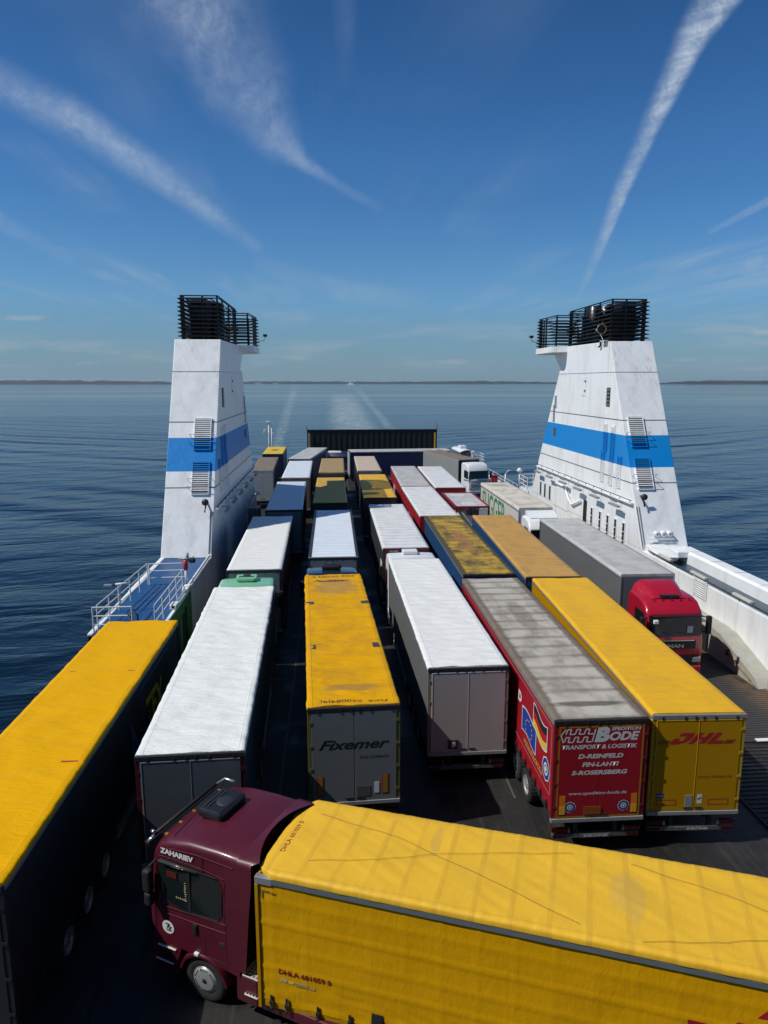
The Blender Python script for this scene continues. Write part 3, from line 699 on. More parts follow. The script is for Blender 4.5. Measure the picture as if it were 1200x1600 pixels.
clf = thing('side_casing', 'white casing wall with green end and blue walkway on top, left side', 'casing', (0, 0, 0))
b = MB(); b.box(-10.1, -7.05, 30.2, 34.5, 0, 2.76, green_p); b.box(-10.1, -7.055, 34.502, 66, 0, 2.76, CP); b.build('wall', clf)
b = MB(); b.box(-7.052, -7.02, 30.9, 31.5, 0, 2.0, black); b.box(-7.052, -7.02, 32.0, 32.7, 0, 2.2, black); b.box(-7.052, -7.0, 31.52, 31.98, 0, 2.3, green_p)
b.tube([(-6.98, 32.9, 2.4), (-6.98, 32.9, .3)], .05, dark); b.build('doorway', clf)
b = MB(); b.box(-9.75, -7.2, 28.2, 42., 2.762, 2.80, BD)
for x_ in (-8.9, -8.6, -8.25): b.box(x_, x_ + .045, 28.2, 33.6, 2.801, 2.815, hull_b)
b.build('walkway', clf)
b = MB(); b.box(-9.98, -9.75, 28.2, 66, 2.50, 2.86, CP, .05); b.box(-7.199, -7.05, 28.2, 40.9, 2.762, 2.87, CP, .02)
b.tube([(-7.15, 31, 3.0), (-7.15, 40.5, 3.0)], .07, CP); b.box(-7.3, -7.0, 31, 31.6, 2.88, 3.1, CP, .03); b.box(-7.3, -7.0, 33.6, 34.4, 2.88, 3.1, CP, .03); b.build('coaming', clf)
b = MB(); b.box(-9.98, -7.05, 28.2, 30.198, 2.3, 2.76, green_p); b.build('overhang', clf)

rail_w = col('rail_white', (.72, .73, .72), .4, var=.05)
def railing(name, pts, z0, h, label, n=3, group=None, step=1.35, cat='railing'):
    b = MB()
    for k in range(n): b.tube([(p[0], p[1], z0 + h * (k + 1) / n) for p in pts], .028, rail_w, 6)
    for p, q_ in zip(pts, pts[1:]):
        L = math.dist(p, q_); m_ = max(1, round(L / step))
        for i in range(m_ + 1):
            t = i / m_; x, y = p[0] + (q_[0] - p[0]) * t, p[1] + (q_[1] - p[1]) * t; b.tube([(x, y, z0), (x, y, z0 + h)], .03, rail_w, 6)
    return tag(b.build(name), label, cat, group)
railing('railing', [(-9.62, 28.5), (-9.3, 35.3)], 2.86, 1.08, 'white tubular railing along the outer edge of the blue walkway', 3)
railing('railing', [(-9.25, 35.4), (-7.5, 35.5)], 2.81, 1.08, 'short white railing across the blue walkway in front of the left funnel', 3, step=1.8)
railing('railing', [(-7.3, 28.4), (-7.3, 33.9)], 2.88, 1.05, 'white tubular railing along the inner edge of the blue walkway', 3)
railing('railing', [(-9.75, 28.35), (-8.2, 28.35)], 2.81, 1.1, 'short white end railing just behind the yellow foreground trailer', 3, step=1.8)
b = MB(); b.tube([(-8.25, 28.0, 3.7), (-8.1, 27.8, 3.45), (-7.8, 27.75, 3.4), (-7.5, 27.9, 3.5), (-7.35, 28.2, 3.7)], .03, dark)
for i, x_ in enumerate((-8.2, -8., -7.8, -7.6, -7.4)): b.tube([(x_, 27.85, 2.82), (x_, 27.85, 3.45)], .018, dark, 6)
b.tube([(-8.15, 27.9, 3.3), (-8.15, 27.9, 3.75), (-8.0, 27.9, 3.85), (-7.85, 27.9, 3.7), (-7.82, 27.9, 2.82)], .035, dark)
tag(b.build('ladder_gate'), 'small black curved ladder gate at the near end of the blue walkway', 'gate')
th = thing('fire_monitor', 'red fire monitor with metal valve at the far end of the blue walkway', 'fire monitor', (-7.45, 35.5, 2.81))
b = MB(); b.tube([(0, 0, 0), (0, 0, .75)], .07, white_p); b.build('post', th)
b = MB(); b.tube([(0, 0, .751), (0, 0, 1.25)], .11, col('fire_red', (.5, .02, .02), .4), 12); b.build('valve_body', th)
b = MB(); b.tube([(-.35, 0, 1.3), (.42, -.05, 1.32)], .06, steel); b.tube([(.1, 0, 1.15), (.1, .0, 1.6)], .08, steel); b.lathe([(-.03, .02), (0, .14), (.03, .14)], dark, 12, 'x', (.4, -.1, 1.3)); b.box(.2, .5, -.15, .1, 1.1, 1.3, dark, .04); b.build('nozzle', th)
b = MB(); b.tube([(0, 0, 0), (0, 0, 1.2)], .03, rail_w, 6); b.tube([(-.1, 0, 1.2), (.5, .1, 1.22)], .05, rail_w); b.box(-.6, -.25, -.08, .08, 1.1, 1.2, steel, .03)
th = tag(b.build('deck_lamp_post'), 'small white lamp arm on the outer railing over the sea, left edge', 'lamp'); th.location = (-9.55, 31.2, 2.86)
b = MB(); b.tube([(0, 0, 0), (0, 0, .35)], .08, rail_w); b.lathe([(.35, .1), (.4, .2), (.55, .2), (.62, .05)], rail_w, 14, 'z'); b.box(-.35, -.1, -.1, .1, .38, .52, rail_w, .03)
th = tag(b.build('deck_ventilator'), 'small white ventilator on the right hand bulwark over the sea', 'vent'); th.location = (21.75, 32.0, 2.98)

# stern: raised ramp, masts, rails and deck gear
th = thing('stern_ramp', 'raised black stern ramp closing the far end of the vehicle deck', 'ramp', (0, 0, 0))
rmat = col('ramp_black', (.014, .013, .013), .7, var=.3, vscale=1.5)
b = MB(); b.box(-3.6, 15.6, 105, 105.35, 0, 5.98, rmat)
for i in range(25): b.box(-3.5 + i * .79, -3.42 + i * .79, 104.93, 104.998, 0, 5.9, rmat)
b.box(-3.65, 15.65, 104.9, 105.4, 5.982, 6.08, dark); b.build('panel', th)
b = MB(); b.box(15.15, 15.35, 104.7, 104.85, 0, 5.6, yellow_refl); b.build('edge_post', th)
b = MB(); b.box(-3.45, -3.15, 104.7, 104.85, 0, 5.6, col('buff_paint', (.33, .27, .18), .5)); b.tube([(-3.63, 105.1, 6.05), (-3.63, 105.1, 6.7)], .04, dark); b.tube([(15.6, 105.1, 6.05), (15.6, 105.1, 7.1)], .04, dark); b.build('edge_post', th)
th = thing('mast', 'white signal mast with lamps at the left stern corner', 'mast', (-9.2, 108, 0))
b = MB(); b.tube([(-.25, 0, 0), (-.2, 0, 6.9)], .09, rail_w); b.tube([(.25, 0, 0), (.2, 0, 6.2)], .07, rail_w)
for k in range(12): b.tube([(-.23, 0, .5 + k * .48), (.23, 0, .5 + k * .48)], .035, rail_w, 6)
b.tube([(-.75, 0, 5.6), (.5, 0, 5.6)], .05, rail_w); b.build('post', th)
b = MB(); b.box(-.6, .1, -.15, .15, 6.9, 7.2, rail_w, .06); b.box(-.95, -.6, -.15, .15, 5.4, 5.95, rail_w, .06); b.box(.35, .6, -.1, .1, 5.2, 5.5, rail_w, .04); b.build('lamp', th)
railing('railing', [(-9.95, 66.5), (-9.95, 111.5)], 0, 1.1, 'white railing along the left stern edge of the ferry', 3, step=2.)
railing('railing', [(21.55, 66.5), (21.55, 111.5)], .0, 1.15, 'white railing along the right stern edge of the ferry', 3, step=2.)
b = MB(); b.box(21.3, 21.5, 66.2, 98, 0, .45, white_p)
tag(b.build('waterway_bar'), 'low white curb at the foot of the right stern railing', 'curb')
th = thing('rescue_boat', 'small white boat lying at the right stern corner beyond the brown roofed trailer', 'boat', (18.8, 103, 2.2), R(8))
b = MB()
def boat(u, v):
    y = -3.2 + 6.4 * v; taper = max(0., 1 - max(0, (v - .55) / .45) ** 2); wv = (u - .5) * 2
    xx = wv * 1.1 * taper; zz = -.75 * (1 - abs(wv) ** 3) * (.5 + .5 * taper) + (.25 * v)
    return (xx, y, zz + .9)
b.grid(boat, 12, 18, white_p); b.grid(lambda u, v: ((u - .5) * 2 * 1.08 * max(0., 1 - max(0, (v - .55) / .45) ** 2), -3.15 + 6.3 * v, .93 + .25 * v + .28 * math.sin(math.pi * u) * max(0, 1 - max(0, (v - .55) / .45) ** 2)), 10, 16, white_p); b.build('hull', th)
b = MB(); b.box(-.5, .5, -1.4, -.2, 1.1, 1.7, white_p, .12); b.build('canopy', th)
b = MB(); b.box(-.7, .7, -2., 2., -2.2, .1, steel, .05); b.build('cradle', th)
th = thing('mooring_platform', 'white railed mooring platform with a winch at the right stern', 'platform', (20.7, 100., 0))
b = MB(); b.box(-1.2, .8, -1.4, 1.4, 0, 1.7, white_p, .04); b.build('base', th)
b = MB()
for z_ in (2.1, 2.5, 2.9): b.tube([(-1.1, -1.3, z_), (.7, -1.3, z_), (.7, 1.3, z_), (-1.1, 1.3, z_)], .035, rail_w, 6)
for p in ((-1.1, -1.3), (-.2, -1.3), (.7, -1.3), (.7, 0), (.7, 1.3), (-1.1, 1.3)): b.tube([(p[0], p[1], 1.7), (p[0], p[1], 2.9)], .035, rail_w, 6)
b.build('guard_rail', th)
b = MB(); b.tube([(-.7, 0, 1.7), (-.7, 0, 3.3)], .12, rail_w); b.box(-.95, -.4, -.3, .3, 2.9, 3.25, rail_w, .05); b.build('winch', th)
b = MB(); b.tube([(0, 0, 0), (0, 0, 2.0)], .09, rail_w); b.tube([(0, 0, 2.0), (.3, 0, 2.4), (.8, 0, 2.4)], .06, rail_w)
th = tag(b.build('davit'), 'white curved davit post at the right deck edge', 'davit'); th.location = (20.9, 84., 0)
for i, (nm, lb, cat, rgb, x_, y_, hx, hz_) in enumerate([
    ('gear_locker', 'yellow gear locker at the right deck edge behind the white cab', 'locker', (.65, .42, .02), 19.6, 90., .5, 1.5),
    ('hose_cabinet', 'red fire hose cabinet standing by the yellow locker', 'cabinet', (.4, .03, .02), 20.4, 87.8, .38, 1.3),
    ('deck_chest', 'low beige deck chest left of the yellow locker', 'chest', (.4, .36, .26), 18.4, 91.5, .6, 1.0)]):
    b = MB(); m_ = col(nm + '_paint', rgb, .45); b.box(-hx, hx, -.4, .4, .08, hz_, m_, .04); b.box(-hx - .03, hx + .03, -.43, .43, hz_ + .002, hz_ + .08, m_, .02)
    b.box(-.03, .03, -.43, -.403, .4, hz_ - .3, steel); b.box(-hx, -hx + .1, -.3, .3, 0, .078, dark); b.box(hx - .1, hx, -.3, .3, 0, .078, dark)
    o = tag(b.build(nm), lb, cat); o.location = (x_, y_, 0)
th = thing('access_tower', 'white railed access tower behind the right funnel', 'tower', (20.2, 67.8, 0))
b = MB(); b.box(-1.4, 1.5, -1.2, 2., 0, 2.6, CP, .03); b.build('base', th)
b = MB()
for z_ in (3.0, 3.4, 3.8): b.tube([(-1.4, 2., z_), (1.4, 2., z_), (1.4, -1., z_), (-1.4, -1., z_), (-1.4, 2., z_)], .04, rail_w, 6)
for p in ((-1.4, 2.), (0, 2.), (1.4, 2.), (1.4, .5), (1.4, -1.), (0, -1), (-1.4, -1.), (-1.4, .5)): b.tube([(p[0], p[1], 2.6), (p[0], p[1], 3.85)], .04, rail_w, 6)
b.build('guard_rail', th)
b = MB(); b.tube([(-1.5, 1.6, 2.6), (-1.5, 1.6, 4.1)], .09, rail_w); b.lathe([(4.0, .1), (4.1, .28), (4.3, .3), (4.5, .08)], rail_w, 16, 'z', (-1.5, 1.6, 0)); b.build('cowl_vent', th)
th = thing('ventilation_tower', 'weathered pale grey ventilation tower on the deck by the left funnel', 'ventilator', (-6.2, 56.5, 0))
b = MB(); b.box(-.5, .42, -.5, .5, 0, 3.05, col('trunk_grey', (.22, .21, .19), .5, var=.3), .03)
for x_ in (-.35, -.1, .2): b.box(x_, x_ + .05, -.53, -.502, 0, 3.0, steel)
b.build('trunk', th)
b = MB(); b.tube([(-.5, -.5, 3.1), (-.5, -.3, 4.1), (.35, .5, 4.25)], .045, white_p, 6); b.tube([(-.4, -.5, 3.1), (.1, .5, 4.0)], .045, white_p, 6); b.tube([(-.5, -.3, 4.1), (-.1, .0, 3.6)], .04, white_p, 6); b.box(.1, .45, .3, .6, 4.0, 4.3, white_p, .04)
b.build('bracket', th)

# ------------------------------------------------------------------ wheels
def wheel_proto():
    b = MB(); b.lathe([(-.13, .30), (-.15, .34), (-.155, .44), (-.13, .50), (-.10, .515), (.10, .515), (.13, .50), (.155, .44), (.15, .34), (.13, .30)], tyre_m, 30)
    for i in range(30):
        a = 2 * math.pi * i / 30; M = Matrix.Rotation(a, 4, 'X'); b.box(-.115, .115, -.012, .012, .505, .525, tyre_m, M=M)
    o = b.build('wheel', recalc=False); bmr = MB()
    bmr.lathe([(.13, .30), (.145, .295), (.12, .27), (.06, .24), (.04, .19), (.07, .15), (.10, .13), (.13, .10), (.14, .0)], rim_m, 30)
    bmr.lathe([(-.13, .30), (-.05, .28), (-.05, .02)], rim_m, 30)
    for i in range(10):
        a = 2 * math.pi * i / 10; y_, z_ = .115 * math.cos(a), .115 * math.sin(a); bmr.box(.11, .135, y_ - .014, y_ + .014, z_ - .014, z_ + .014, steel)
        y_, z_ = .215 * math.cos(a), .215 * math.sin(a); bmr.lathe([(.058, .030), (.064, 0.)], black, 10, 'x', (0, y_, z_))
    r = bmr.build('rim', o, recalc=False); return o
WHEEL = wheel_proto(); wheel_used = [False]
def wheel(parent, x, y, r=.515):
    loc = (x, y, r); rot = (0, 0, 0 if x > 0 else math.pi)
    if not wheel_used[0]:
        wheel_used[0] = True; WHEEL.parent = parent; WHEEL.location = loc; WHEEL.rotation_euler = rot; return WHEEL
    return link_copy(WHEEL, parent, loc, rot)

# ------------------------------------------------------------------ trailers
def roof_mesh(parent, Wd, L, H, m, ny=60, nx=16, amp=.010, bow=.62, sag=.012, lip=.10, flat_=False, seed=0., name='roof', lengthw=False, chamf=0.):
    b = MB(); hw = Wd / 2
    def f(u, v):
        # u across incl. lips, v along
        a = (u - .5) * 2; s = abs(a)
        if s > .88: x = math.copysign(hw, a); drop = lip * (s - .88) / .12; inr = 0
        else: x = a / .88 * (hw - .015 * (s > .86)); drop = 0; inr = 1
        y = v * L
        if chamf:
            c_ = max(0, chamf - y, y - (L - chamf)); lim = hw - c_ * .8; x = max(-lim, min(lim, x))
        z = H - drop
        if not flat_:
            e = 1 - (abs(x) / hw) ** 6
            p = (y / bow) % 1
            z += inr * e * (-sag * math.sin(math.pi * p)) 
            nz = noise.noise(Vector((x * 1.3 + seed, y * 3.1 + x * .9, seed))) * amp * 1.2 + noise.noise(Vector((x * 3. + seed, y * 7.5, seed + 4))) * amp * .55
            nz += noise.noise(Vector((x * .8, y * .7, seed + 9))) * amp * 1.2
            z += inr * nz * (.35 + .65 * e)
            x += (0 if inr else 1) * math.copysign(abs(noise.noise(Vector((y * 1.6, seed, 2.)))) * amp * 2, a)
        return (x, y, z)
    b.grid(f, nx, ny, m)
    b.face([f(i / nx, 0) for i in range(nx + 1)] + [(hw - .05, 0, H - lip - .01), (-hw + .05, 0, H - lip - .01)], m)
    b.face([f(i / nx, 1) for i in range(nx + 1)] + [(hw - .05, L, H - lip - .01), (-hw + .05, L, H - lip - .01)], m)
    return b.build(name, parent)

def curtain(parent, x, L, z0, z1, m, seed=0., ny=40, nz=8, amp=.012, name='side_curtain'):
    b = MB(); s = math.copysign(1, x)
    def f(u, v):
        y = u * L; z = z0 + (z1 - z0) * v; e = math.sin(math.pi * v) ** .5 * math.sin(math.pi * u) ** .2
        bul = noise.noise(Vector((y * .8 + seed, z * .9, seed))) * amp + noise.noise(Vector((y * 4 + seed, z * 1.2, 2))) * amp * .4
        return (x + s * (bul * e), y, z)
    b.grid(f, ny, nz, m); return b.build(name, parent)

def trailer_body(t, Wd=2.55, L=13.6, H=4.0, roof=None, side=None, door=None, post=None, zb=1.05, kind='tarp', amp=.012, ny=50, nx=16, seed=0.,
                 header=black, rib=.62, sag=.012, wheels=True, rods=False, box=False, lip=.10, doorline=None, skirt=True, chamf=0., front=None, flatroof=False, sidel=None, corr=False):
    hw = Wd / 2; post = post or dark; door = door or side
    roof_mesh(t, Wd, L, H, roof, ny, nx, amp, rib, sag, lip, flatroof, seed, 'roof', chamf=chamf)
    inset = .03
    if box or corr:
        for s in (-1, 1):
            b = MB(); m_ = (sidel or side) if s < 0 else side
            b.box(s * (hw - .06), s * (hw - .012), .05, L - .05, zb, H - lip - .002, m_)
            if corr:
                n_ = int(L / .28)
                for i in range(n_): b.box(s * (hw - .012), s * (hw + .008), .15 + i * .28, .27 + i * .28, zb + .1, H - lip - .1, m_)
            b.box(s * (hw - .05), s * (hw + .006), .0, L, zb - .08, zb - .002, post)
            b.build('side_wall', t)
    else:
        for s in (-1, 1):
            curtain(t, s * (hw - inset), L - .06, zb, H - lip - .09, (sidel or side) if s < 0 else side, seed + s, amp=.016)
        b = MB()
        for s in (-1, 1): b.box(s * (hw - .07), s * (hw + .002), .02, L - .02, H - lip - .10, H - lip - .006, alu, .008)
        b.build('top_rail', t)
        b = MB()
        for s in (-1, 1): b.box(s * (hw - .10), s * (hw - .012), .02, L - .02, zb - .14, zb - .012, dark)
        b.build('bottom_rail', t)
    # front wall
    b = MB(); b.box(-hw + .05, hw - .05, L - .05, L, zb - .1, H - lip - .01, front or side or door, .01)
    for s in (-1, 1): b.box(s * (hw - .09), s * (hw - .005), L - .09, L + .012, zb - .1, H - lip - .01, alu if front else post)
    b.build('front_wall', t)
    # rear portal
    b = MB()
    for s in (-1, 1): b.box(s * (hw - .10), s * (hw + .004), -.05, .05, zb - .1, H - .17, post, .008)
    b.box(-hw, hw, -.068, .05, H - .165, H - .035, header, .012)
    for x_ in (-hw * .78, -hw * .30, -.10, .12, hw * .34, hw * .8): b.box(x_ - .03, x_ + .03, -.078, -.069, H - .165, H - .08, dark)
    b.box(-hw, hw, -.09, .05, zb - .22, zb - .102, steel, .012); b.build('rear_frame', t)
    for s in (-1, 1):
        b = MB(); x0, x1 = s * .008, s * (hw - .105)
        b.box(x0, x1, -.062, -.01, zb - .09, H - .17, door, .008)
        for i in range(4):
            z_ = zb + .2 + i * (H - zb - .7) / 3; b.box(s * (hw - .12), s * (hw - .01), -.072, -.063, z_, z_ + .07, post)
        o = b.build('rear_door', t)
        bb = MB()
        if rods:
            for x_ in ((s * .30), (s * (hw - .34))): bb.tube([(x_, -.085, zb - .12), (x_, -.085, H - .16)], .014, door, 6); bb.box(x_ - .05, x_ + .05, -.10, -.063, zb + .30, zb + .36, steel)
        bb.box(s * .05, s * .26, -.085, -.063, zb - .02, zb + .02, dark); bb.build('lock_rod', o)
    if doorline is not None:
        b = MB(); b.box(-hw + .13, -hw + .15, -.07, -.06, zb, H - .18, doorline); b.box(-.006, .006, -.07, -.06, zb, H - .18, doorline); b.box(-hw + .12, hw - .12, -.07, -.06, H - .20, H - .178, doorline); b.build('door_seal', t)
    # chassis
    b = MB()
    for s in (-1, 1):
        b.box(s * .42, s * .52, .15, L - .3, zb - .45, zb - .13, dark); 
    for i in range(int(L / 1.2)): b.box(-hw + .1, hw - .1, .4 + i * 1.2, .46 + i * 1.2, zb - .22, zb - .12, dark)
    b.build('chassis', t)
    b = MB(); b.box(-hw + .08, hw - .08, -.02, .08, .46, .60, col('bar_grey', (.10, .105, .10), .5), .012)
    for s in (-1, 1): b.box(s * .50, s * .60, .0, .10, .60, zb - .22, dark); b.box(s * (hw - .42), s * (hw - .08), -.045, -.021, .50, .56, red_lamp)
    b.box(-.42, .42, -.045, -.022, .48, .58, slate_p); b.build('underrun_bar', t)
    for s in (-1, 1):
        b = MB(); b.box(s * (hw - .5), s * (hw - .05), -.05, .02, .66, .80, red_lamp, .015); b.box(s * (hw - .56), s * (hw - .505), -.045, .02, .66, .80, slate_p); b.build('tail_light', t)
    if wheels:
        for y_ in (2.6, 3.9, 5.2):
            if y_ < L - 2:
                for s in (-1, 1): wheel(t, s * (hw - .19), y_)
                b = MB(); b.tube([(-hw + .3, y_, .515), (hw - .3, y_, .515)], .07, dark); b.build('axle', t)
        if skirt:
            for s in (-1, 1):
                b = MB()
                for z_ in (.50, .72): b.box(s * (hw - .06), s * (hw - .03), 6.2, L - 3.2, z_, z_ + .10, steel)
                for y_ in (6.4, 8.2, L - 3.4): b.box(s * (hw - .1), s * (hw - .062), y_, y_ + .07, .45, zb - .14, dark)
                b.build('side_guard', t)
        for s in (-1, 1):
            b = MB(); b.box(s * .75, s * .87, L - 2.9, L - 2.78, .05, zb - .13, steel); b.box(s * .67, s * .95, L - 2.98, L - 2.7, 0.005, .05, dark); b.build('landing_leg', t)
    return hw

def buckles(t, x, ys, z=1.05):
    for y_ in ys:
        b = MB(); s = math.copysign(1, x); b.box(x, x + s * .02, y_ - .02, y_ + .02, z - .16, z + .22, black); b.box(x + s * .021, x + s * .05, y_ - .045, y_ + .045, z + .02, z + .16, black, .01); b.tube([(x + s * .03, y_, z - .1), (x - s * .02, y_, z - .2)], .015, black, 6); b.build('buckle', t)

# ------------------------------------------------------------------ tractor cab.  local: cab heads +Y, rear of cab at y = 0, centre x = 0
def cab(t, y0, body, zr=3.75, kind='scania', name='cab', Wc=2.48, grille=dark, spoiler=True, M0=None):
    """adds a cab (with sub-parts) to thing t, rear wall at y0, front at y0+2.25"""
    hw = Wc / 2
    prof = [(0, 1.15), (0, zr - .12), (.10, zr), (1.15, zr + .0), (1.62, zr - .10), (1.88, max(zr - .34, 3.22)), (1.99, max(zr - .62, 3.08)), (2.06, 2.98), (2.22, 2.05), (2.27, 1.9), (2.29, 1.35), (2.26, .55), (2.16, .40), (1.72, .40), (1.70, 1.15)]
    yc, zc = 1.1, 2.2
    b = MB(); st = [(-1., .10), (-.985, .05), (-.95, .02), (-.86, .0), (0, -.0), (.86, 0.), (.95, .02), (.985, .05), (1., .10)]
    rings = []
    for (a, sh) in st:
        rg = []
        for (y, z) in prof:
            yy = y - sh * (1 if y > 1.2 else -.15 if y < .3 else .3); zz = z - (sh * 1.1 if z > zr - .4 else 0)
            crown = .035 * (1 - abs(a) ** 2) if z > zr - .15 else 0; bulge = .05 * (1 - abs(a) ** 2.2) if y > 1.95 else 0
            rg.append(b.bm.verts.new((a * hw, y0 + yy + bulge, zz + crown)))
        rings.append(rg)
    n = len(prof)
    for A, B in zip(rings, rings[1:]):
        for i in range(n):
            f = b.bm.faces.new([A[i], A[(i + 1) % n], B[(i + 1) % n], B[i]]); f.smooth = True
    b.bm.faces.new(rings[0]); b.bm.faces.new(rings[-1][::-1])
    b.mats = [body]
    c = b.build(name, t)
    for p in c.data.polygons:
        pass
    md = c.modifiers.new('edge', 'EDGE_SPLIT'); md.split_angle = R(32)
    if M0 is not None: c.matrix_local = M0
    def yf(z):
        pts = [(max(zr - .62, 3.08), 1.99), (2.98, 2.06), (2.05, 2.22), (1.9, 2.27), (1.35, 2.29), (.55, 2.26)]
        pts = sorted(pts)
        for (za, ya), (zb_, yb) in zip(pts, pts[1:]):
            if za <= z <= zb_: return ya + (yb - ya) * (z - za) / (zb_ - za)
        return pts[0][1] if z < pts[0][0] else pts[-1][1]
    def shell(x0, x1, z0, z1, m, off=.012, nm='panel', nx=14, nz=5, thick=.0):
        g = MB()
        def f(u, v):
            x = x0 + (x1 - x0) * u; z = z0 + (z1 - z0) * v; a = abs(x) / hw
            sh = 0 if a < .86 else .02 * (a - .86) / .09 if a < .95 else .02 + .03 * (a - .95) / .035 if a < .985 else .05
            return (x, y0 + yf(z) - sh + .05 * (1 - a ** 2.2) + off, z)
        g.grid(f, nx, nz, m); return g.build(nm, c, recalc=False)
    w1 = 2.10 if kind != 'red' else 2.06
    shell(-hw * .93, hw * .93, w1, 2.93, glass_m, .014, 'windscreen')
    g = MB()
    for x_, a in ((-.55, .5), (.1, .5), (.65, .45)): g.tube([(x_, y0 + yf(2.1) + .07, 2.10), (x_ + a, y0 + yf(2.2) + .075, 2.24)], .012, black, 6)
    g.build('wiper', c)
    # visor
    g = MB(); g.box(-hw * .9, hw * .9, y0 + 2.12, y0 + 2.42, 2.95, 3.0, glass_m, .02); g.build('sun_visor', c)
    if kind == 'white':
        for z_ in (1.88, 1.72, 1.56, 1.40, 1.24): shell(-hw * .82, hw * .82, z_ - .05, z_, grille, .022, 'grille_slot', 10, 1)
        shell(-hw * .80, hw * .80, 1.9, 2.04, body, .02, 'panel', 10, 1)
    elif kind == 'red':
        shell(-hw * .72, hw * .72, 1.5, 1.9, grille, .02, 'grille'); shell(-hw * .66, hw * .66, 1.86, 1.9, chrome, .035, 'trim', 12, 1)
        shell(-hw * .86, hw * .86, .6, 1.22, grille, .02, 'lower_grille'); 
    else:
        shell(-hw * .82, hw * .82, 1.2, 1.9, grille, .02, 'grille')
    g = MB(); g.box(-hw * .97, hw * .97, y0 + 2.12, y0 + 2.36, .38, .72, body, .06); g.build('bumper', c)
    for s in (-1, 1):
        g = MB(); g.box(s * (hw * .62), s * (hw * .94), y0 + 2.18, y0 + 2.335, .86, 1.12, chrome, .04); g.build('headlight', c)
        # side window, door lines
        X = s * (hw + .004)
        g = MB(); wy = [(.86, 2.12), (1.72, 2.02), (1.92, 2.1), (1.86, 2.85), (1.74, 2.96), (.92, 2.98), (.86, 2.9)]
        g.face([(X, y0 + a - .05, z) for a, z in wy], glass_m); g.build('side_window', c)
        g = MB()
        for pth in ([(.80, 1.2), (.80, 3.05), (1.9, 3.05)], [(.80, 1.2), (1.0, 1.2)], [(.8, 1.9), (1.95, 1.8)]):
            for (a, z), (a2, z2) in zip(pth, pth[1:]): g.box(X - .003, X + .003, y0 + min(a, a2) - .006, y0 + max(a, a2) + .006, min(z, z2) - .006, max(z, z2) + .006, black)
        g.box(X - .01, X + s * .03, y0 + .9, y0 + 1.04, 1.78, 1.92, black, .01); g.build('door', c)
        # mirrors
        g = MB(); g.tube([(s * hw, y0 + 2.02, 2.85), (s * (hw + .22), y0 + 2.16, 2.85)], .025, black, 6); g.tube([(s * hw, y0 + 2.02, 2.2), (s * (hw + .22), y0 + 2.16, 2.15)], .025, black, 6)
        g.box(s * (hw + .12), s * (hw + .34), y0 + 2.10, y0 + 2.28, 2.1, 2.92, black, .04); g.build('mirror', c)
        # wheel arch and steps
        g = MB()
        def arch(u, v):
            a = math.pi * (.02 + .96 * u); r = .62 + .03 * math.sin(math.pi * v); return (s * (hw - .34 + .36 * v), y0 + .86 + r * math.cos(a), .515 + r * math.sin(a))
        g.grid(arch, 18, 6, body); g.grid(lambda u, v: (s * (hw + .02), y0 + .86 + (.58 + .08 * v) * math.cos(math.pi * (.02 + .96 * u)), .515 + (.56 + .09 * v) * math.sin(math.pi * (.02 + .96 * u))), 18, 1, body); g.build('mudguard', c)
        g = MB(); g.box(s * (hw - .35), s * (hw - .01), y0 + 1.55, y0 + 2.15, .42, .80, body, .03); g.box(s * (hw - .35), s * (hw - .06), y0 + 1.56, y0 + 2.1, .801, 1.16, dark, .01); g.build('step_box', c)
        wheel(t, s * (hw - .18), y0 + .86) if M0 is None else None
    return c
def tractor_rear(t, y0, body, Wc=2.48, back=True):
    """frame, tanks, drive axle behind the cab (cab rear at y0, frame runs to -Y)"""
    hw = Wc / 2; b = MB()
    for s in (-1, 1): b.box(s * .36, s * .46, y0 - 3.4, y0 + 1.6, .70, .95, dark)
    b.box(-.5, .5, y0 - 2.5, y0 - 1.6, .96, 1.08, dark, .02); b.build('tractor_frame', t)
    for s in (-1, 1):
        b = MB(); b.box(s * (hw - .62), s * (hw - .02), y0 - 1.5, y0 - .02, .40, .98, body if back else steel, .08); b.build('fuel_tank', t)
        wheel(t, s * (hw - .18), y0 - 2.3)
        b = MB(); b.grid(lambda u, v: (s * (hw - .40 + .38 * v), y0 - 2.3 + .62 * math.cos(math.pi * u), .515 + .6 * math.sin(math.pi * u)), 12, 1, black); b.build('rear_mudguard', t)

def roof_ac(t, x, y, z, m=None, s=1.):
    m = m or black; b = MB(); b.box(x - .48 * s, x + .48 * s, y - .34 * s, y + .30 * s, z, z + .20 * s, m, .07)
    b.box(x - .36 * s, x + .36 * s, y - .42 * s, y - .345 * s, z + .03, z + .15 * s, m, .02)
    for i in range(2): b.box(x - .34 * s, x + .34 * s, y - (.25 - i * .09) * s, y - (.21 - i * .09) * s, z + .2 * s, z + .215 * s, dark)
    b.lathe([(z + .201 * s, .19 * s), (z + .215 * s, .17 * s), (z + .205 * s, .0)], dark, 20, 'z', (x, y + .06 * s, 0)); return b.build('roof_air_conditioner', t)

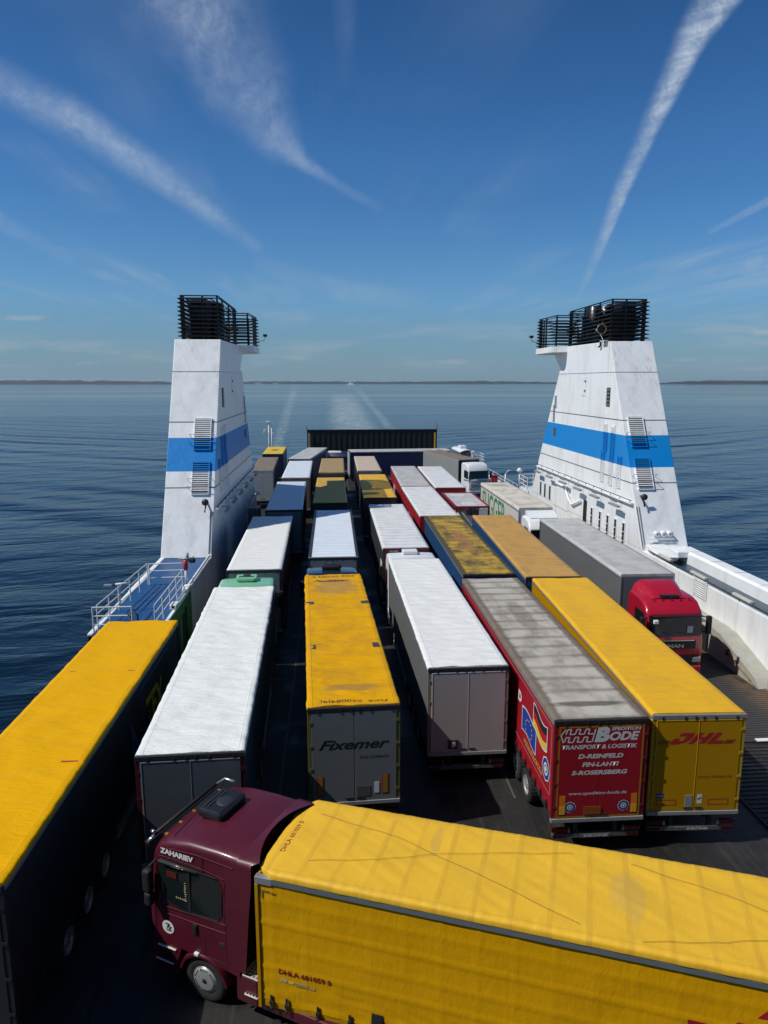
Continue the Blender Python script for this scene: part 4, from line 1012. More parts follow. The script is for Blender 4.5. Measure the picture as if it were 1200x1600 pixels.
GRP = 'lorries and trailers parked on the vehicle deck'
def V(name, label, cat, x, y, rot): return thing(name, label, cat, (x, y, 0), R(rot), GRP)
yel = tarp('yellow_tarp', (.80, .41, .0), (.66, .32, .0), .3, wr=.6, spec=.08)
yel2 = tarp('fixemer_tarp', (.76, .38, .0), (.42, .22, .02), .5, wr=.9, spec=.1, rib=.25, ribper=1.25, stain=[(0, 11.8, 1.0, 1.5, (.38, .23, .08), .7), (0, 1.2, .9, .25, (.30, .18, .06), .6)])
wht1 = tarp('white_tarp', (.84, .85, .81), (.68, .69, .66), .2, rib=.22, ribper=.62, wr=.9)
wht2 = tarp('white_tarp_clean', (.82, .82, .78), (.62, .62, .6), .18, rib=.26, ribper=.58, wr=.8)
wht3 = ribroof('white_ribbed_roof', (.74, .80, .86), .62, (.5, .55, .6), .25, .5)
wht4 = ribroof('white_panel_roof', (.78, .78, .75), .80, (.42, .42, .42), .35, .35)
offw = tarp('off_white_roof', (.58, .57, .53), (.42, .38, .32), .6, wr=.25, rib=.2, ribper=1.3)
greyr = tarp('pale_grey_roof', (.50, .50, .48), (.30, .28, .25), .6, wr=.2, rib=.2, ribper=1.1)
dirty = tarp('dirty_grey_roof', (.50, .465, .40), (.15, .11, .075), .6, rib=.6, ribper=.88, wr=.4, edge=.85, blotch=.2,
             stain=[(.1, 8.6, .42, 2.0, (.10, .075, .055), .45), (0, .9, 1.0, .18, (.08, .06, .05), .7)])
beige_r = ribroof('beige_roof', (.62, .50, .36), .9, (.4, .3, .2), .3, .2)
tan_r = ribroof('tan_roof', (.42, .28, .09), .45, (.28, .2, .1), .4, .35)
brown_r = tarp('brown_dusty_roof', (.25, .20, .14), (.14, .10, .07), .7, wr=.2, rib=.4, ribper=1.3)
ochre = ribroof('ochre_ribbed_roof', (.62, .34, .055), .31, (.32, .17, .05), .45, 1.)
olive = tarp('grimy_yellow_roof', (.50, .31, .03), (.065, .055, .025), 1., rib=.5, ribper=.9, wr=.4, edge=1., blotch=.85, stain=[(0, 7.2, .45, 3.0, (.33, .13, .06), .55)])
dhl_y = tarp('parcel_yellow_tarp', (.80, .44, .010), (.55, .30, .03), .4, rib=.15, ribper=.45, wr=.6)
yel_door = col('yellow_door', (.46, .24, .002), .45, var=.06, spec=.2)
slate = col('slate_door', (.16, .18, .20), .45, var=.08)
mauve = col('mauve_grey_door', (.40, .375, .36), .45, var=.06)
gryside = col('grey_curtain', (.13, .135, .135), .6, var=.06)
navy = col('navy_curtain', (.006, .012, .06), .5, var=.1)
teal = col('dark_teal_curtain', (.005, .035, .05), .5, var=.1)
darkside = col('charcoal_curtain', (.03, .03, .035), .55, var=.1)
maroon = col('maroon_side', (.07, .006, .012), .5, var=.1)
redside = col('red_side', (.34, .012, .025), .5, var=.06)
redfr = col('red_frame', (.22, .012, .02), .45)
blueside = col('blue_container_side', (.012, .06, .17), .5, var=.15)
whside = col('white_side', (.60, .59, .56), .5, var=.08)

# A yellow foreground, left
t = V('semi_trailer', 'curtain trailer with an orange yellow sheet roof at the left edge, beside the open sea', 'trailer', -7.31, 11.87, -.4)
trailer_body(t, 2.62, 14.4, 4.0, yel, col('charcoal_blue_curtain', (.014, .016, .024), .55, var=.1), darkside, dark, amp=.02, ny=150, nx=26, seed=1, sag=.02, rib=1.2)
for y_, w_, s in ((9.6, .5, -1), (9.6, .5, 1), (4.2, .55, 1)):
    if 1:
        b = MB(); b.box(s * 1.31, s * (1.31 - w_), y_, y_ + .05, 4.035, 4.042, letter_r); drape(b.build('strap', t), t, RF, (0, 0, 1), .004)
TXT = text('TEX', flat('lettering_lime', (.42, .42, .02)), t, (1.292, 9.6, 1.9), (0, 1, 0), (0, 0, 1), 2.1, 1.1, 0, .03, lift=.03); drape(TXT, t, SC, (1, 0, 0), .012)
TXT = decal([(hull_b, rect(-.25, -.25, 3.2, -.2)), (hull_b, rect(-.25, 1.75, 3.2, 1.8)), (hull_b, rect(-.25, -.25, -.2, 1.8)), (hull_b, rect(3.15, -.25, 3.2, 1.8)), (hull_b, [(-1.5, -.4), (-1.35, -.4), (-1.35, 1.0), (-1.5, 1.3)]), (hull_b, [(-1.35, 1.0), (-.6, -.2), (-.6, -.4), (-.7, -.4), (-1.35, .8)])], t, (1.292, 9.5, 1.8), (0, 1, 0), (0, 0, 1), lift=.03); drape(TXT, t, SC, (1, 0, 0), .008)
# B white tarp with green cab
t = V('articulated_lorry', 'lorry with a wrinkled white sheet roof and pale mint green cab', 'lorry', -3.54, 16.28, 1.6)
trailer_body(t, 2.62, 14.3, 4.0, wht1, teal, col('dark_slate_door', (.09, .105, .12), .4), maroon, amp=.030, ny=190, nx=30, seed=2, zb=1.2, sag=.014, rib=.62, doorline=mauve)
mint = col('mint_green_paint', (.22, .55, .33), .35, var=.05, coat=.4)
cab(t, 14.95, mint, 3.86); tractor_rear(t, 14.95, mint); roof_ac(t, 0, 15.8, 3.9, mint)
# C
t = V('semi_trailer', 'white roofed trailer whose far end lies in the left funnel shadow, dark red side', 'trailer', -3.81, 33.57, .9)
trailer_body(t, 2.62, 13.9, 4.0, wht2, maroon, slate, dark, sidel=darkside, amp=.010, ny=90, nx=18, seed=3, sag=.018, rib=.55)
# D
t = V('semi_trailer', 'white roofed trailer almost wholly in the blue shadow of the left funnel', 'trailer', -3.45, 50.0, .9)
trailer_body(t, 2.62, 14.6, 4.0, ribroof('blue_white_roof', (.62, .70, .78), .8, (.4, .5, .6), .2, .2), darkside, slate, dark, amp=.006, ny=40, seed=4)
# E
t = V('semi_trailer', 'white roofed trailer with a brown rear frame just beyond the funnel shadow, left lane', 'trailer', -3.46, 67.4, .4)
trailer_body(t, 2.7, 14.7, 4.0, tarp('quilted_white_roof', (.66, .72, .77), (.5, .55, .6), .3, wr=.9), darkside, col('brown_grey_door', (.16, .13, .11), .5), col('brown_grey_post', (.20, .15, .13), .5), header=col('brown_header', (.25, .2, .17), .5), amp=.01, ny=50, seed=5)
# F
t = V('semi_trailer', 'pale grey roofed trailer standing askew at the far end of the left lane', 'trailer', -3.86, 84.2, -7.4)
trailer_body(t, 2.7, 15.0, 4.0, greyr, navy, darkside, dark, amp=.004, ny=24, seed=6)
t = V('tractor_unit', 'white cab with dark windows beyond the grey askew trailer by the stern ramp', 'tractor unit', .05, 97.0, -4); cab(t, 0, white_p, 3.6, 'white'); tractor_rear(t, 0, white_p)
t = V('tractor_unit', 'dark blue cab standing next to the small white cab by the stern ramp', 'tractor unit', 1.3, 98.5, 170); cab(t, 0, navy, 3.55); tractor_rear(t, 0, navy)
# G, H
t = V('container_trailer', 'container trailer with a dusty brown roof and light grey doors beside the left funnel', 'trailer', -7.15, 73.2, 1.8)
trailer_body(t, 2.3, 13.2, 4.0, brown_r, col('dim_grey_side', (.13, .14, .15), .5), col('light_grey_door', (.36, .38, .37), .45, var=.1), steel, header=col('grey_header', (.35, .35, .33), .5), corr=True, amp=.002, ny=20, flatroof=True)
t = V('semi_trailer', 'short trailer with a lemon yellow roof near the white mast', 'trailer', -7.48, 90.6, .8)
trailer_body(t, 2.6, 10.0, 4.0, tarp('lemon_roof', (.72, .50, .04), (.5, .33, .04), .5, wr=.3), col('stone_side', (.20, .21, .20), .5), navy, dark, amp=.004, ny=24, seed=8)
decal([(col('ochre_mark', (.35, .22, .03), .5), [(-.5, 4.5), (.1, 4.2), (.4, 4.9), (.0, 5.3), (.5, 5.9), (-.3, 6.3), (-.6, 5.6), (-.1, 5.0)])], t, (0, 0, 4.02), (1, 0, 0), (0, 1, 0), 'roof_mark')
# I Fixemer
t = V('articulated_lorry', 'lorry with worn yellow sheet roof and grey doors bearing a black slanted name', 'lorry', .52, 18.56, 2.3)
fxd = col('fixemer_door', (.17, .19, .195), .45, var=.08)
trailer_body(t, 2.6, 13.8, 4.0, yel2, darkside, fxd, col('olive_post', (.16, .15, .04), .5), amp=.030, ny=190, nx=28, seed=9, zb=1.2, sag=.016, rib=.62)
for y_ in (4.35, 9.25):
    for s in (-1, 1):
        b = MB(); b.box(s * 1.288, s * .97, y_, y_ + .42, 4.022, 4.034, flat('repair_patch', (.045, .05, .055))); drape(b.build('patch', t), t, RF, (0, 0, 1), .004)
drape(text('FIXE  050084|9|', letter_k, t, (.98, .40, 4.030), (-1, 0, 0), (0, -1, 0), 1.9, .20, .1, .0), t, RF, (0, 0, 1))
text('FIXE 050084 9', letter_k, t, (.95, 13.5, 4.030), (-1, 0, 0), (0, -1, 0), 1.9, .20, .1, .0)
drape(text('Fixemer', letter_k, t, (-.95, 12.65, 4.032), (1, 0, 0), (0, 1, 0), 1.7, .30, .35, .02), t, RF, (0, 0, 1))
text('Fixemer', letter_k, t, (-1.0, -.0625, 2.70), (1, 0, 0), (0, 0, 1), 2.0, .30, .4, .025)
text('FIXE 050084|9|', letter_k, t, (.16, -.0625, 2.36), (1, 0, 0), (0, 0, 1), .8, .12)
for x0 in (-1.07, .78):
    b = MB(); b.box(x0, x0 + .2, -.067, -.063, 1.28, 1.90, letter_r); b.box(x0 + .03, x0 + .17, -.071, -.0672, 1.31, 1.87, col('dull_yellow_panel', (.30, .19, .02), .5)); b.build('marker_board', t)
b = MB(); b.box(.08, .45, -.07, -.063, 1.24, 1.55, slate_p); b.box(.56, .70, -.07, -.063, 1.32, 1.65, letter_w); b.build('plate', t)
nb = col('dark_blue_cab', (.012, .022, .04), .25, coat=.8); cab(t, 14.5, nb, 3.85); tractor_rear(t, 14.5, nb); roof_ac(t, 0, 15.5, 3.9)
# J
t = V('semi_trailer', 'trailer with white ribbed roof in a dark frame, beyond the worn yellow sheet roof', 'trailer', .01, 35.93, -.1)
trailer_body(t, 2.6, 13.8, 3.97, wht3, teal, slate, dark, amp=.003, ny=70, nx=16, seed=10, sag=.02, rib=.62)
b = MB()
for s in (-1, 1): b.box(s * 1.16, s * 1.30, 0, 13.8, 3.99, 4.01, dark, .008)
b.build('edge_strip', t)
# K N
ylr = tarp('dull_yellow_roof', (.60, .36, .04), (.4, .24, .05), .5, wr=.3)
t = V('semi_trailer', 'dull yellow roofed trailer, near part in dark shadow, third in the centre lane', 'trailer', -.18, 52.75, -.2)
trailer_body(t, 2.6, 14.4, 4.0, ylr, darkside, darkside, dark, amp=.004, ny=30, seed=11)
t = V('articulated_lorry', 'tan roofed lorry, small white cab facing the dull yellow trailer, centre lane', 'lorry', .08, 84.6, 179.4)
trailer_body(t, 2.62, 13.4, 4.0, tan_r, darkside, darkside, dark, amp=.003, ny=30, seed=12); cab(t, 13.9, white_p, 3.5, 'white'); tractor_rear(t, 13.9, white_p)
# L M
t = V('semi_trailer', 'golden yellow roofed trailer crossed by the striped shadow of the funnel cage', 'trailer', 3.76, 54.96, -.6)
trailer_body(t, 2.6, 14.2, 4.0, tarp('golden_roof', (.74, .42, .03), (.5, .27, .03), .5, wr=.25), darkside, darkside, dark, amp=.003, ny=30, seed=13)
t = V('semi_trailer', 'pale beige roofed trailer with grey header next to the navy transverse trailer', 'trailer', 3.85, 72.4, -.4)
trailer_body(t, 2.5, 14.4, 4.0, beige_r, darkside, slate, dark, header=alu, amp=.003, ny=30, seed=14, lip=.22)
# O transverse navy
t = V('semi_trailer', 'long navy blue trailer parked across the deck in front of the stern ramp', 'trailer', 2.25, 94.4, -86)
trailer_body(t, 2.9, 13.5, 4.0, greyr, navy, col('pale_grey_door', (.42, .43, .42), .5), steel, amp=.003, ny=30, seed=15)
# P
t = V('articulated_lorry', 'dusty brown roofed lorry with grey corrugated side and white cab near the stern', 'lorry', 13.15, 95.0, -167.4)
trailer_body(t, 2.62, 13.2, 4.0, brown_r, darkside, dark, dark, amp=.003, ny=30, seed=16, corr=True, sidel=None)
for ch in t.children:
    if ch.name.startswith('side_wall') : ch.data.materials[0] = col('grey_corrugated', (.30, .31, .30), .5)
cab(t, 13.9, white_p, 3.75, 'white'); tractor_rear(t, 13.9, white_p)
# Q1 Q2 S red sided
def redletters(t, y, s_, wd_): drape(strokes(letter_w, t, (-1.292, y + wd_, 1.75), (0, -1, 0), (0, 0, 1), wd_, 1.1, len(s_), y), t, SC, (-1, 0, 0), .012)
t = V('semi_trailer', 'off white roofed trailer with red side, right of the golden roof with striped shadow', 'trailer', 7.3, 61.0, -1.2)
trailer_body(t, 2.62, 15.0, 4.0, greyr, redside, redside, redfr, header=redfr, amp=.003, ny=30, seed=17); redletters(t, 6, 'TRANS', 4.5)
t = V('semi_trailer', 'white roofed trailer with red lettered side, directly behind the grimy olive roof', 'trailer', 7.22, 46.9, -.3)
trailer_body(t, 2.66, 13.7, 4.0, wht4, redside, redside, redfr, header=redfr, amp=.003, ny=40, seed=18); redletters(t, 1.4, 'CARGO', 4.0); redletters(t, 7, 'TRANS', 3.6)
t = V('semi_trailer', 'white roofed trailer with a plain red end, beside the white Scania type cab', 'trailer', 10.14, 59.9, -1.2)
t['label'] = 'white roofed trailer with a plain dark red end, right of its red lettered neighbour'
trailer_body(t, 2.62, 15.6, 4.0, wht4, redfr, redfr, redfr, header=redfr, amp=.003, ny=40, seed=19)
# T open red framed
t = V('open_frame_trailer', 'small red framed trailer with a grey see through sheet roof and open near end', 'trailer', 10.2, 50.5, -.2)
b = MB()
for x_ in (-1.2, 1.2):
    b.box(x_ - .07, x_ + .07, 0, 6.8, 3.82, 3.98, redfr, .01)
    for y_ in (0, 3.3, 6.66): b.box(x_ - .06, x_ + .06, y_, y_ + .12, 1.0, 3.82, redfr)
for y_ in (0, 6.66): b.box(-1.13, 1.13, y_, y_ + .14, 3.84, 3.97, redfr)
b.build('frame', t)
b = MB(); b.box(-1.13, 1.13, .14, 6.66, 3.86, 3.92, greyr); b.box(-.55, .45, .9, 2.2, 3.921, 3.93, whside); b.box(-.75, .35, 5., 6.1, 3.921, 3.93, whside); b.build('roof', t)
b = MB(); b.box(-1.2, 1.2, 0, 6.8, .85, 1.0, dark); b.build('load_floor', t)
b = MB(); b.prism([(.3, 1.02), (.4, 2.2), (2.2, 3.3), (2.4, 3.2), (1., 1.02)], -1.0, -.1, whside, 'x', .02); b.prism([(.2, 1.02), (.6, 1.9), (3.2, 2.7), (3.4, 1.02)], .1, 1.05, whside, 'x', .02); b.build('folded_panel', t)
b = MB(); b.tube([(-1.1, .1, 1.1), (.9, .1, 3.7)], .05, steel); b.tube([(1.1, .1, 1.1), (-.9, .1, 3.7)], .05, steel); b.build('brace', t)
b = MB(); b.box(-1.24, -1.14, .2, 6.6, 1.0, 3.2, whside); b.box(.5, 1.12, -.02, .04, 1., 3.8, whside); b.build('side_panel', t)
for y_ in (1.6, 2.9, 5.2):
    for s in (-1, 1): wheel(t, s * 1.05, y_)
# U
t = V('articulated_lorry', 'white lorry with green side lettering and white cab, beside the right funnel', 'lorry', 14.57, 62.6, 180.2)
trailer_body(t, 2.5, 13.1, 4.0, tarp('cream_stained_roof', (.62, .58, .50), (.33, .27, .19), .6, wr=.2, rib=.2, ribper=2.2, stain=[(0, 1.6, 1.0, .8, (.3, .26, .2), .6), (0, 11.6, .9, .35, (.36, .29, .2), .6)]), whside, whside, dark, header=steel, amp=.003, ny=40, seed=20, lip=.22, front=whside)
drape(text('SUGGER', flat('lettering_green', (.02, .25, .09)), t, (1.24, .9, 1.55), (0, 1, 0), (0, 0, 1), 8.2, 2.0, 0, .01, lift=.035), t, SC, (1, 0, 0), .012)
cab(t, 13.85, white_p, 3.6, 'white'); tractor_rear(t, 13.85, white_p)
b = MB(); b.prism([(13.9, 3.62), (15.2, 3.62), (14.6, 3.85), (13.9, 3.95)], -1., 1., white_p, 'x', .03); b.build('wind_deflector', t)
# V red cab
t = V('articulated_lorry', 'lorry with pale grey roof and bright red cab facing us beside the right white wall', 'lorry', 15.0, 45.3, 179.1)
trailer_body(t, 2.62, 13.9, 4.0, greyr, gryside, gryside, dark, amp=.006, ny=60, seed=21, front=slate, lip=.12)
redc = col('red_cab_paint', (.42, .008, .025), .3, var=.04, coat=.5)
yc = 14.75; cab(t, yc, redc, 3.52, 'red', grille=black); tractor_rear(t, yc, redc, back=False)
b = MB()
def spo(u, v):
    y = yc + .0 + 1.45 * v; k = 1 - v; hw_ = 1.12 - .35 * v; x = (u - .5) * 2; z = 3.50 + (.46 * k ** 1.0 + .02) * (1 - abs(x) ** 7) + .10 * math.sin(math.pi * v) * (1 - abs(x) ** 4)
    return (x * hw_, y, z - (.0 if abs(x) < .98 else .05))
b.grid(spo, 24, 14, redc); b.box(-.42, .42, yc + 1.28, yc + 1.50, 3.53, 3.64, black); b.build('roof_fairing', t)
b = MB()
for i in range(5): b.box(-.8 + i * .4 - .03, -.8 + i * .4 + .03, yc + 1.58, yc + 1.66, 3.50, 3.55, black)
b.build('marker_lamp', t)
text('MAN', chrome, t, (.36, yc + 2.345, 1.56), (-1, 0, 0), (0, 0, 1), .70, .16, 0, .03, lift=.02)
b = MB(); b.box(-.75, -.5, yc + 2.255, yc + 2.262, 2.2, 2.5, letter_w); b.build('paper', t)
b = MB(); b.tube([(1.05, yc + 2.2, 2.9), (1.0, yc + 2.42, 2.84)], .02, black, 6); b.box(.88, 1.1, yc + 2.36, yc + 2.50, 2.68, 2.86, white_p, .04); b.build('front_mirror', t)
# W
t = V('articulated_lorry', 'lorry with clean white sheet roof, grey side and plain mauve grey rear doors', 'lorry', 4.24, 21.06, .5)
trailer_body(t, 2.6, 14.0, 4.0, wht2, gryside, mauve, col('sand_post', (.22, .2, .15), .5), amp=.022, ny=160, nx=26, seed=22, zb=1.2, sag=.014, rib=.58, doorline=letter_w)
cab(t, 14.6, white_p, 3.88, 'white'); tractor_rear(t, 14.6, white_p); b = MB(); b.box(-.45, .35, 15.2, 15.8, 3.93, 4.12, white_p, .05); b.build('roof_air_conditioner', t)
b = MB(); b.box(-.62, -.30, -.09, -.064, 1.22, 1.52, dark); b.box(-.52, -.40, -.094, -.0905, 1.28, 1.46, letter_w); b.build('plate', t)
# X
t = V('semi_trailer', 'white ribbed roof trailer with maroon header, beyond the plain white roofed lorry', 'trailer', 3.97, 37.6, .1)
trailer_body(t, 2.56, 14.1, 4.0, wht4, darkside, maroon, dark, header=maroon, amp=.004, ny=60, seed=23, sag=.01, lip=.14)
b = MB(); b.box(-1.29, -1.262, .6, 1.7, 1.2, 3.0, whside, .01); b.build('side_door', t)
text('KRONE', letter_w, t, (-.9, -.072, 3.78), (1, 0, 0), (0, 0, 1), .45, .07)
# AA BB
t = V('container_trailer', 'blue sided trailer with a grimy olive and yellow roof', 'trailer', 7.34, 31.95, -.4)
trailer_body(t, 2.54, 14.9, 4.0, olive, blueside, blueside, dark, amp=.006, ny=70, nx=16, seed=24, sag=.012, rib=.9)
t = V('container_trailer', 'blue sided trailer with an ochre ribbed roof, in line behind the yellow parcel trailer', 'trailer', 10.22, 31.35, -2.1)
trailer_body(t, 2.6, 15.6, 3.98, ochre, blueside, blueside, dark, amp=.003, ny=60, seed=25)
# Y Bode
bode_red = col('bode_red', (.36, .008, .02), .42, var=.05)
t = V('semi_trailer', 'red curtain trailer with flag prints and a dirty grey banded roof', 'trailer', 7.14, 17.3, -.2)
trailer_body(t, 2.6, 13.9, 4.0, dirty, bode_red, bode_red, redfr, amp=.012, ny=120, nx=22, seed=26, zb=1.2, sag=.02, rib=.88, doorline=None)
U_, V_ = (1, 0, 0), (0, 0, 1); Y0 = -.0625
yl = flat('yellow_edge', (.35, .22, .01))
decal([(yl, rect(-1.17, 1.13, -1.13, 3.78)), (yl, rect(1.13, 1.13, 1.17, 3.78)), (yl, rect(-1.17, 3.76, 1.17, 3.80)), (yl, rect(-1.17, 1.12, 1.17, 1.16))], t, (0, Y0, 0), U_, V_, 'edge_tape')
text('BODE'[1:], letter_w, t, (.22, Y0, 3.36), U_, V_, .83, .26, .25, .045); text('B', letter_w, t, (-.20, Y0, 3.33), U_, V_, .42, .44, .2, .06)
text('SPEDITION', letter_w, t, (.26, Y0, 3.655), U_, V_, .82, .10, .2, .03)
text('TRANSPORT & LOGISTIK', letter_w, t, (-1.08, Y0, 3.14), U_, V_, 2.08, .125, .2, .03)
text('D-REINFELD', letter_w, t, (-.62, Y0, 2.86), U_, V_, 1.25, .13, .2, .04); text('FIN-LAHTI', letter_w, t, (-.50, Y0, 2.62), U_, V_, 1.02, .13, .2, .04); text('S-ROSERSBERG', letter_w, t, (-.78, Y0, 2.38), U_, V_, 1.55, .13, .2, .04)
text('www.spedition-bode.de', letter_w, t, (-.83, Y0, 1.76), U_, V_, 1.62, .12, .2, .012)
pl_ = []
def line(a, c_, k=.018):
    a, c_ = Vector(a), Vector(c_); d = (c_ - a).normalized(); n_ = Vector((-d.y, d.x)) * k; pl_.append((letter_w, [tuple(a - n_), tuple(c_ - n_), tuple(c_ + n_), tuple(a + n_)]))
for z0, zt in ((3.35, 3.49), (3.58, 3.72)):
    x = -1.03 if z0 < 3.5 else -.99
    for i in range(3):
        line((x, z0), (x + .05, zt)); line((x + .05, zt), (x + .15, zt)); line((x + .15, zt), (x + .11, z0)); line((x + .11, z0), (x + .25, z0)); x += .25
line((-1.12, 3.56), (-.99, 3.72)); line((-1.12, 3.56), (-1.05, 3.34)); line((-.18, 3.72), (-.26, 3.35))
decal(pl_, t, (0, Y0, 0), U_, V_, 'emblem')
bl_ = flat('badge_blue', (.01, .05, .25))
def badge(cx, cz, r, sx=1.): return [(letter_w, disc(cx, cz, r * 1.12, 8, sx)), (bl_, disc(cx, cz, r, 8, sx), .002), (letter_w, disc(cx, cz, r * .58, 18, sx), .004), (bl_, disc(cx, cz, r * .42, 6, sx), .006), (letter_w, disc(cx, cz, r * .25, 12, sx), .008)]
decal(badge(-.78, 1.43, .15), t, (0, Y0, 0), U_, V_, 'badge'); decal(badge(.72, 1.43, .15), t, (0, Y0, 0), U_, V_, 'badge')
for x0 in (-1.08, .93):
    b = MB(); b.box(x0, x0 + .16, -.067, -.063, 1.22, 1.78, orange_refl); b.box(x0, x0 + .16, -.071, -.0672, 1.22, 1.46, yellow_refl); b.build('marker_board', t)
b = MB(); b.box(-.40, .08, -.082, -.072, 1.20, 1.44, col('dull_orange', (.30, .07, .01), .5)); b.build('plate', t)
XL = -1.30; UL, VL = (0, -1, 0), (0, 0, 1)
pk = flat('pink_line', (.55, .2, .2))
decal([(pk, rect(-13.8, 3.70, -.1, 3.73)), (pk, rect(-13.8, 1.70, -.1, 1.73)), (pk, rect(-.13, 1.72, -.1, 3.70))], t, (XL - .012, 0, 0), UL, VL, 'edge_tape')
def wavy(x0, x1, z0, z1, n=10, ph=0., a=.07):
    up = [(x0 + (x1 - x0) * i / n, z1 + a * math.sin(ph + 5 * i / n)) for i in range(n + 1)]; lo = [(x0 + (x1 - x0) * i / n, z0 + a * math.sin(ph + 5 * i / n)) for i in range(n + 1)]
    return lo + up[::-1]
eu = [(letter_w, wavy(-3.20, -1.62, 2.10, 2.90)), (flat('flag_blue', (.01, .05, .32)), wavy(-3.15, -1.67, 2.14, 2.86), .003)]
for i in range(12):
    a = 2 * math.pi * i / 12; eu.append((flat('flag_gold', (.75, .5, .05)), disc(-2.40 + .36 * math.cos(a), 2.46 + .27 * math.sin(a), .035, 5), .006))
de = [(letter_w, wavy(-1.98, -.55, 2.72, 3.48, ph=1.2, a=.10), .008)]
for k, m_ in enumerate((flat('flag_gold', (.75, .5, .05)), flat('flag_red', (.45, .01, .01)), letter_k)): de.append((m_, wavy(-1.93, -.60, 2.76 + k * .227, 2.76 + .227 + k * .227, ph=1.2, a=.10), .012))
drape(decal(eu + de, t, (XL, 0, 0), UL, VL, 'flag_print', lift=.03), t, SC, (-1, 0, 0), .012)
drape(decal(badge(-.62, 2.20, .32), t, (XL, 0, 0), UL, VL, 'badge', lift=.03), t, SC, (-1, 0, 0), .010)
drape(text('D', letter_w, t, (XL, 3.75, 2.85), UL, VL, .42, .36, .1, .05, lift=.03), t, SC, (-1, 0, 0), .008)
drape(strokes(flat('lettering_gold', (.6, .4, .1)), t, (XL, 2.9, 1.80), UL, VL, 2.0, .16, 13, 5), t, SC, (-1, 0, 0), .008)
for i in range(9):
    b = MB(); y_ = .35 + i * .55; b.box(-1.325, -1.30, y_, y_ + .05, 1.15, 1.43, black); b.box(-1.34, -1.326, y_ - .02, y_ + .07, 1.27, 1.37, dark); b.build('buckle', t)
text('KRONE', letter_w, t, (-.35, -.05, .50), U_, V_, .7, .07, .1, .02)
# Z DHL rear
t = V('semi_trailer', 'yellow curtain trailer with yellow rear doors, right of the red flag printed trailer', 'trailer', 9.9, 17.4, -2.2)
trailer_body(t, 2.6, 13.6, 4.0, dhl_y, yel_door, yel_door, col('yellow_post', (.5, .33, .03), .4), header=alu, amp=.014, ny=150, nx=24, seed=27, zb=1.2, sag=.006, rib=.45, doorline=yellow_refl)
def dhl(t, O, U, V, w_, h_, lift=.001, lines=True):
    P = []
    def G(pts, z=0.): P.append((letter_r, [((a + .20 * c_ - .06) * w_, c_ * h_) for a, c_ in pts], z))
    G(rect(.04, .70, .29, 1.0)); G([(.20, .0), (.30, .16), (.33, .40), (.33, .72), (.29, 1.), (.20, .70), (.21, .30)], .0008); G(rect(.0, 0, .21, .28), .0016); G(rect(0, .0, .10, .52), .0024)
    G(rect(.37, 0, .48, 1.)); G(rect(.58, 0, .69, 1.)); G(rect(.38, .38, .68, .62), .0012)
    G(rect(.73, 0, .84, 1.)); G(rect(.74, 0, 1.02, .28), .0012)
    if lines:
        for c_ in (.0, .13, .26): G(rect(-.24, c_, -.03, c_ + .07)); G(rect(1.05, c_, 1.24, c_ + .07))
    return decal(P, t, O, U, V, 'logo', lift)
dhl(t, (-.72, Y0, 3.12), U_, V_, 1.42, .32)
text('DHLA 600826 |9|', flat('print_brown', (.12, .05, .01)), t, (.08, Y0, 2.06), U_, V_, .95, .10, 0, .0)
def frame_(x0, z0, x1, z1, k=.025): return [(letter_r, rect(x0, z0, x1, z0 + k)), (letter_r, rect(x0, z1 - k, x1, z1)), (letter_r, rect(x0, z0 + k, x0 + k, z1 - k)), (letter_r, rect(x1 - k, z0 + k, x1, z1 - k))]
decal(frame_(-1.05, 1.27, -.48, 1.45), t, (0, Y0, 0), U_, V_, 'marking'); decal(frame_(.42, 1.27, 1.0, 1.45), t, (0, Y0, 0), U_, V_, 'marking')
decal([(bl_, rect(-1.05, 1.50, -.83, 1.64)), (letter_w, rect(-1.03, 1.56, -.86, 1.58), .002)], t, (0, Y0, 0), U_, V_, 'sign'); decal([(letter_w, rect(.10, 1.32, .24, 1.60)), (letter_k, [(.12, 1.42), (.22, 1.48), (.22, 1.52), (.12, 1.46)], .002)], t, (0, Y0, 0), U_, V_, 'sign')
b = MB(); b.box(-.24, -.03, -.075, -.063, 1.20, 1.58, steel, .01); b.build('plate', t)
text('KRONE', letter_w, t, (-.1, -.045, .50), U_, V_, .6, .07, .1, .02)

# ------------------------------------------------------------------ foreground: burgundy cab with yellow DHL trailer across the deck
th0 = R(-20.4); d_ = Vector((math.cos(th0), math.sin(th0), 0)); n_ = Vector((-math.sin(th0), math.cos(th0), 0))   # d_: towards trailer rear, n_: away from us
P0 = Vector((-1.60, 12.43, 0)); TL, TW, TH_ = 13.6, 2.55, 3.58
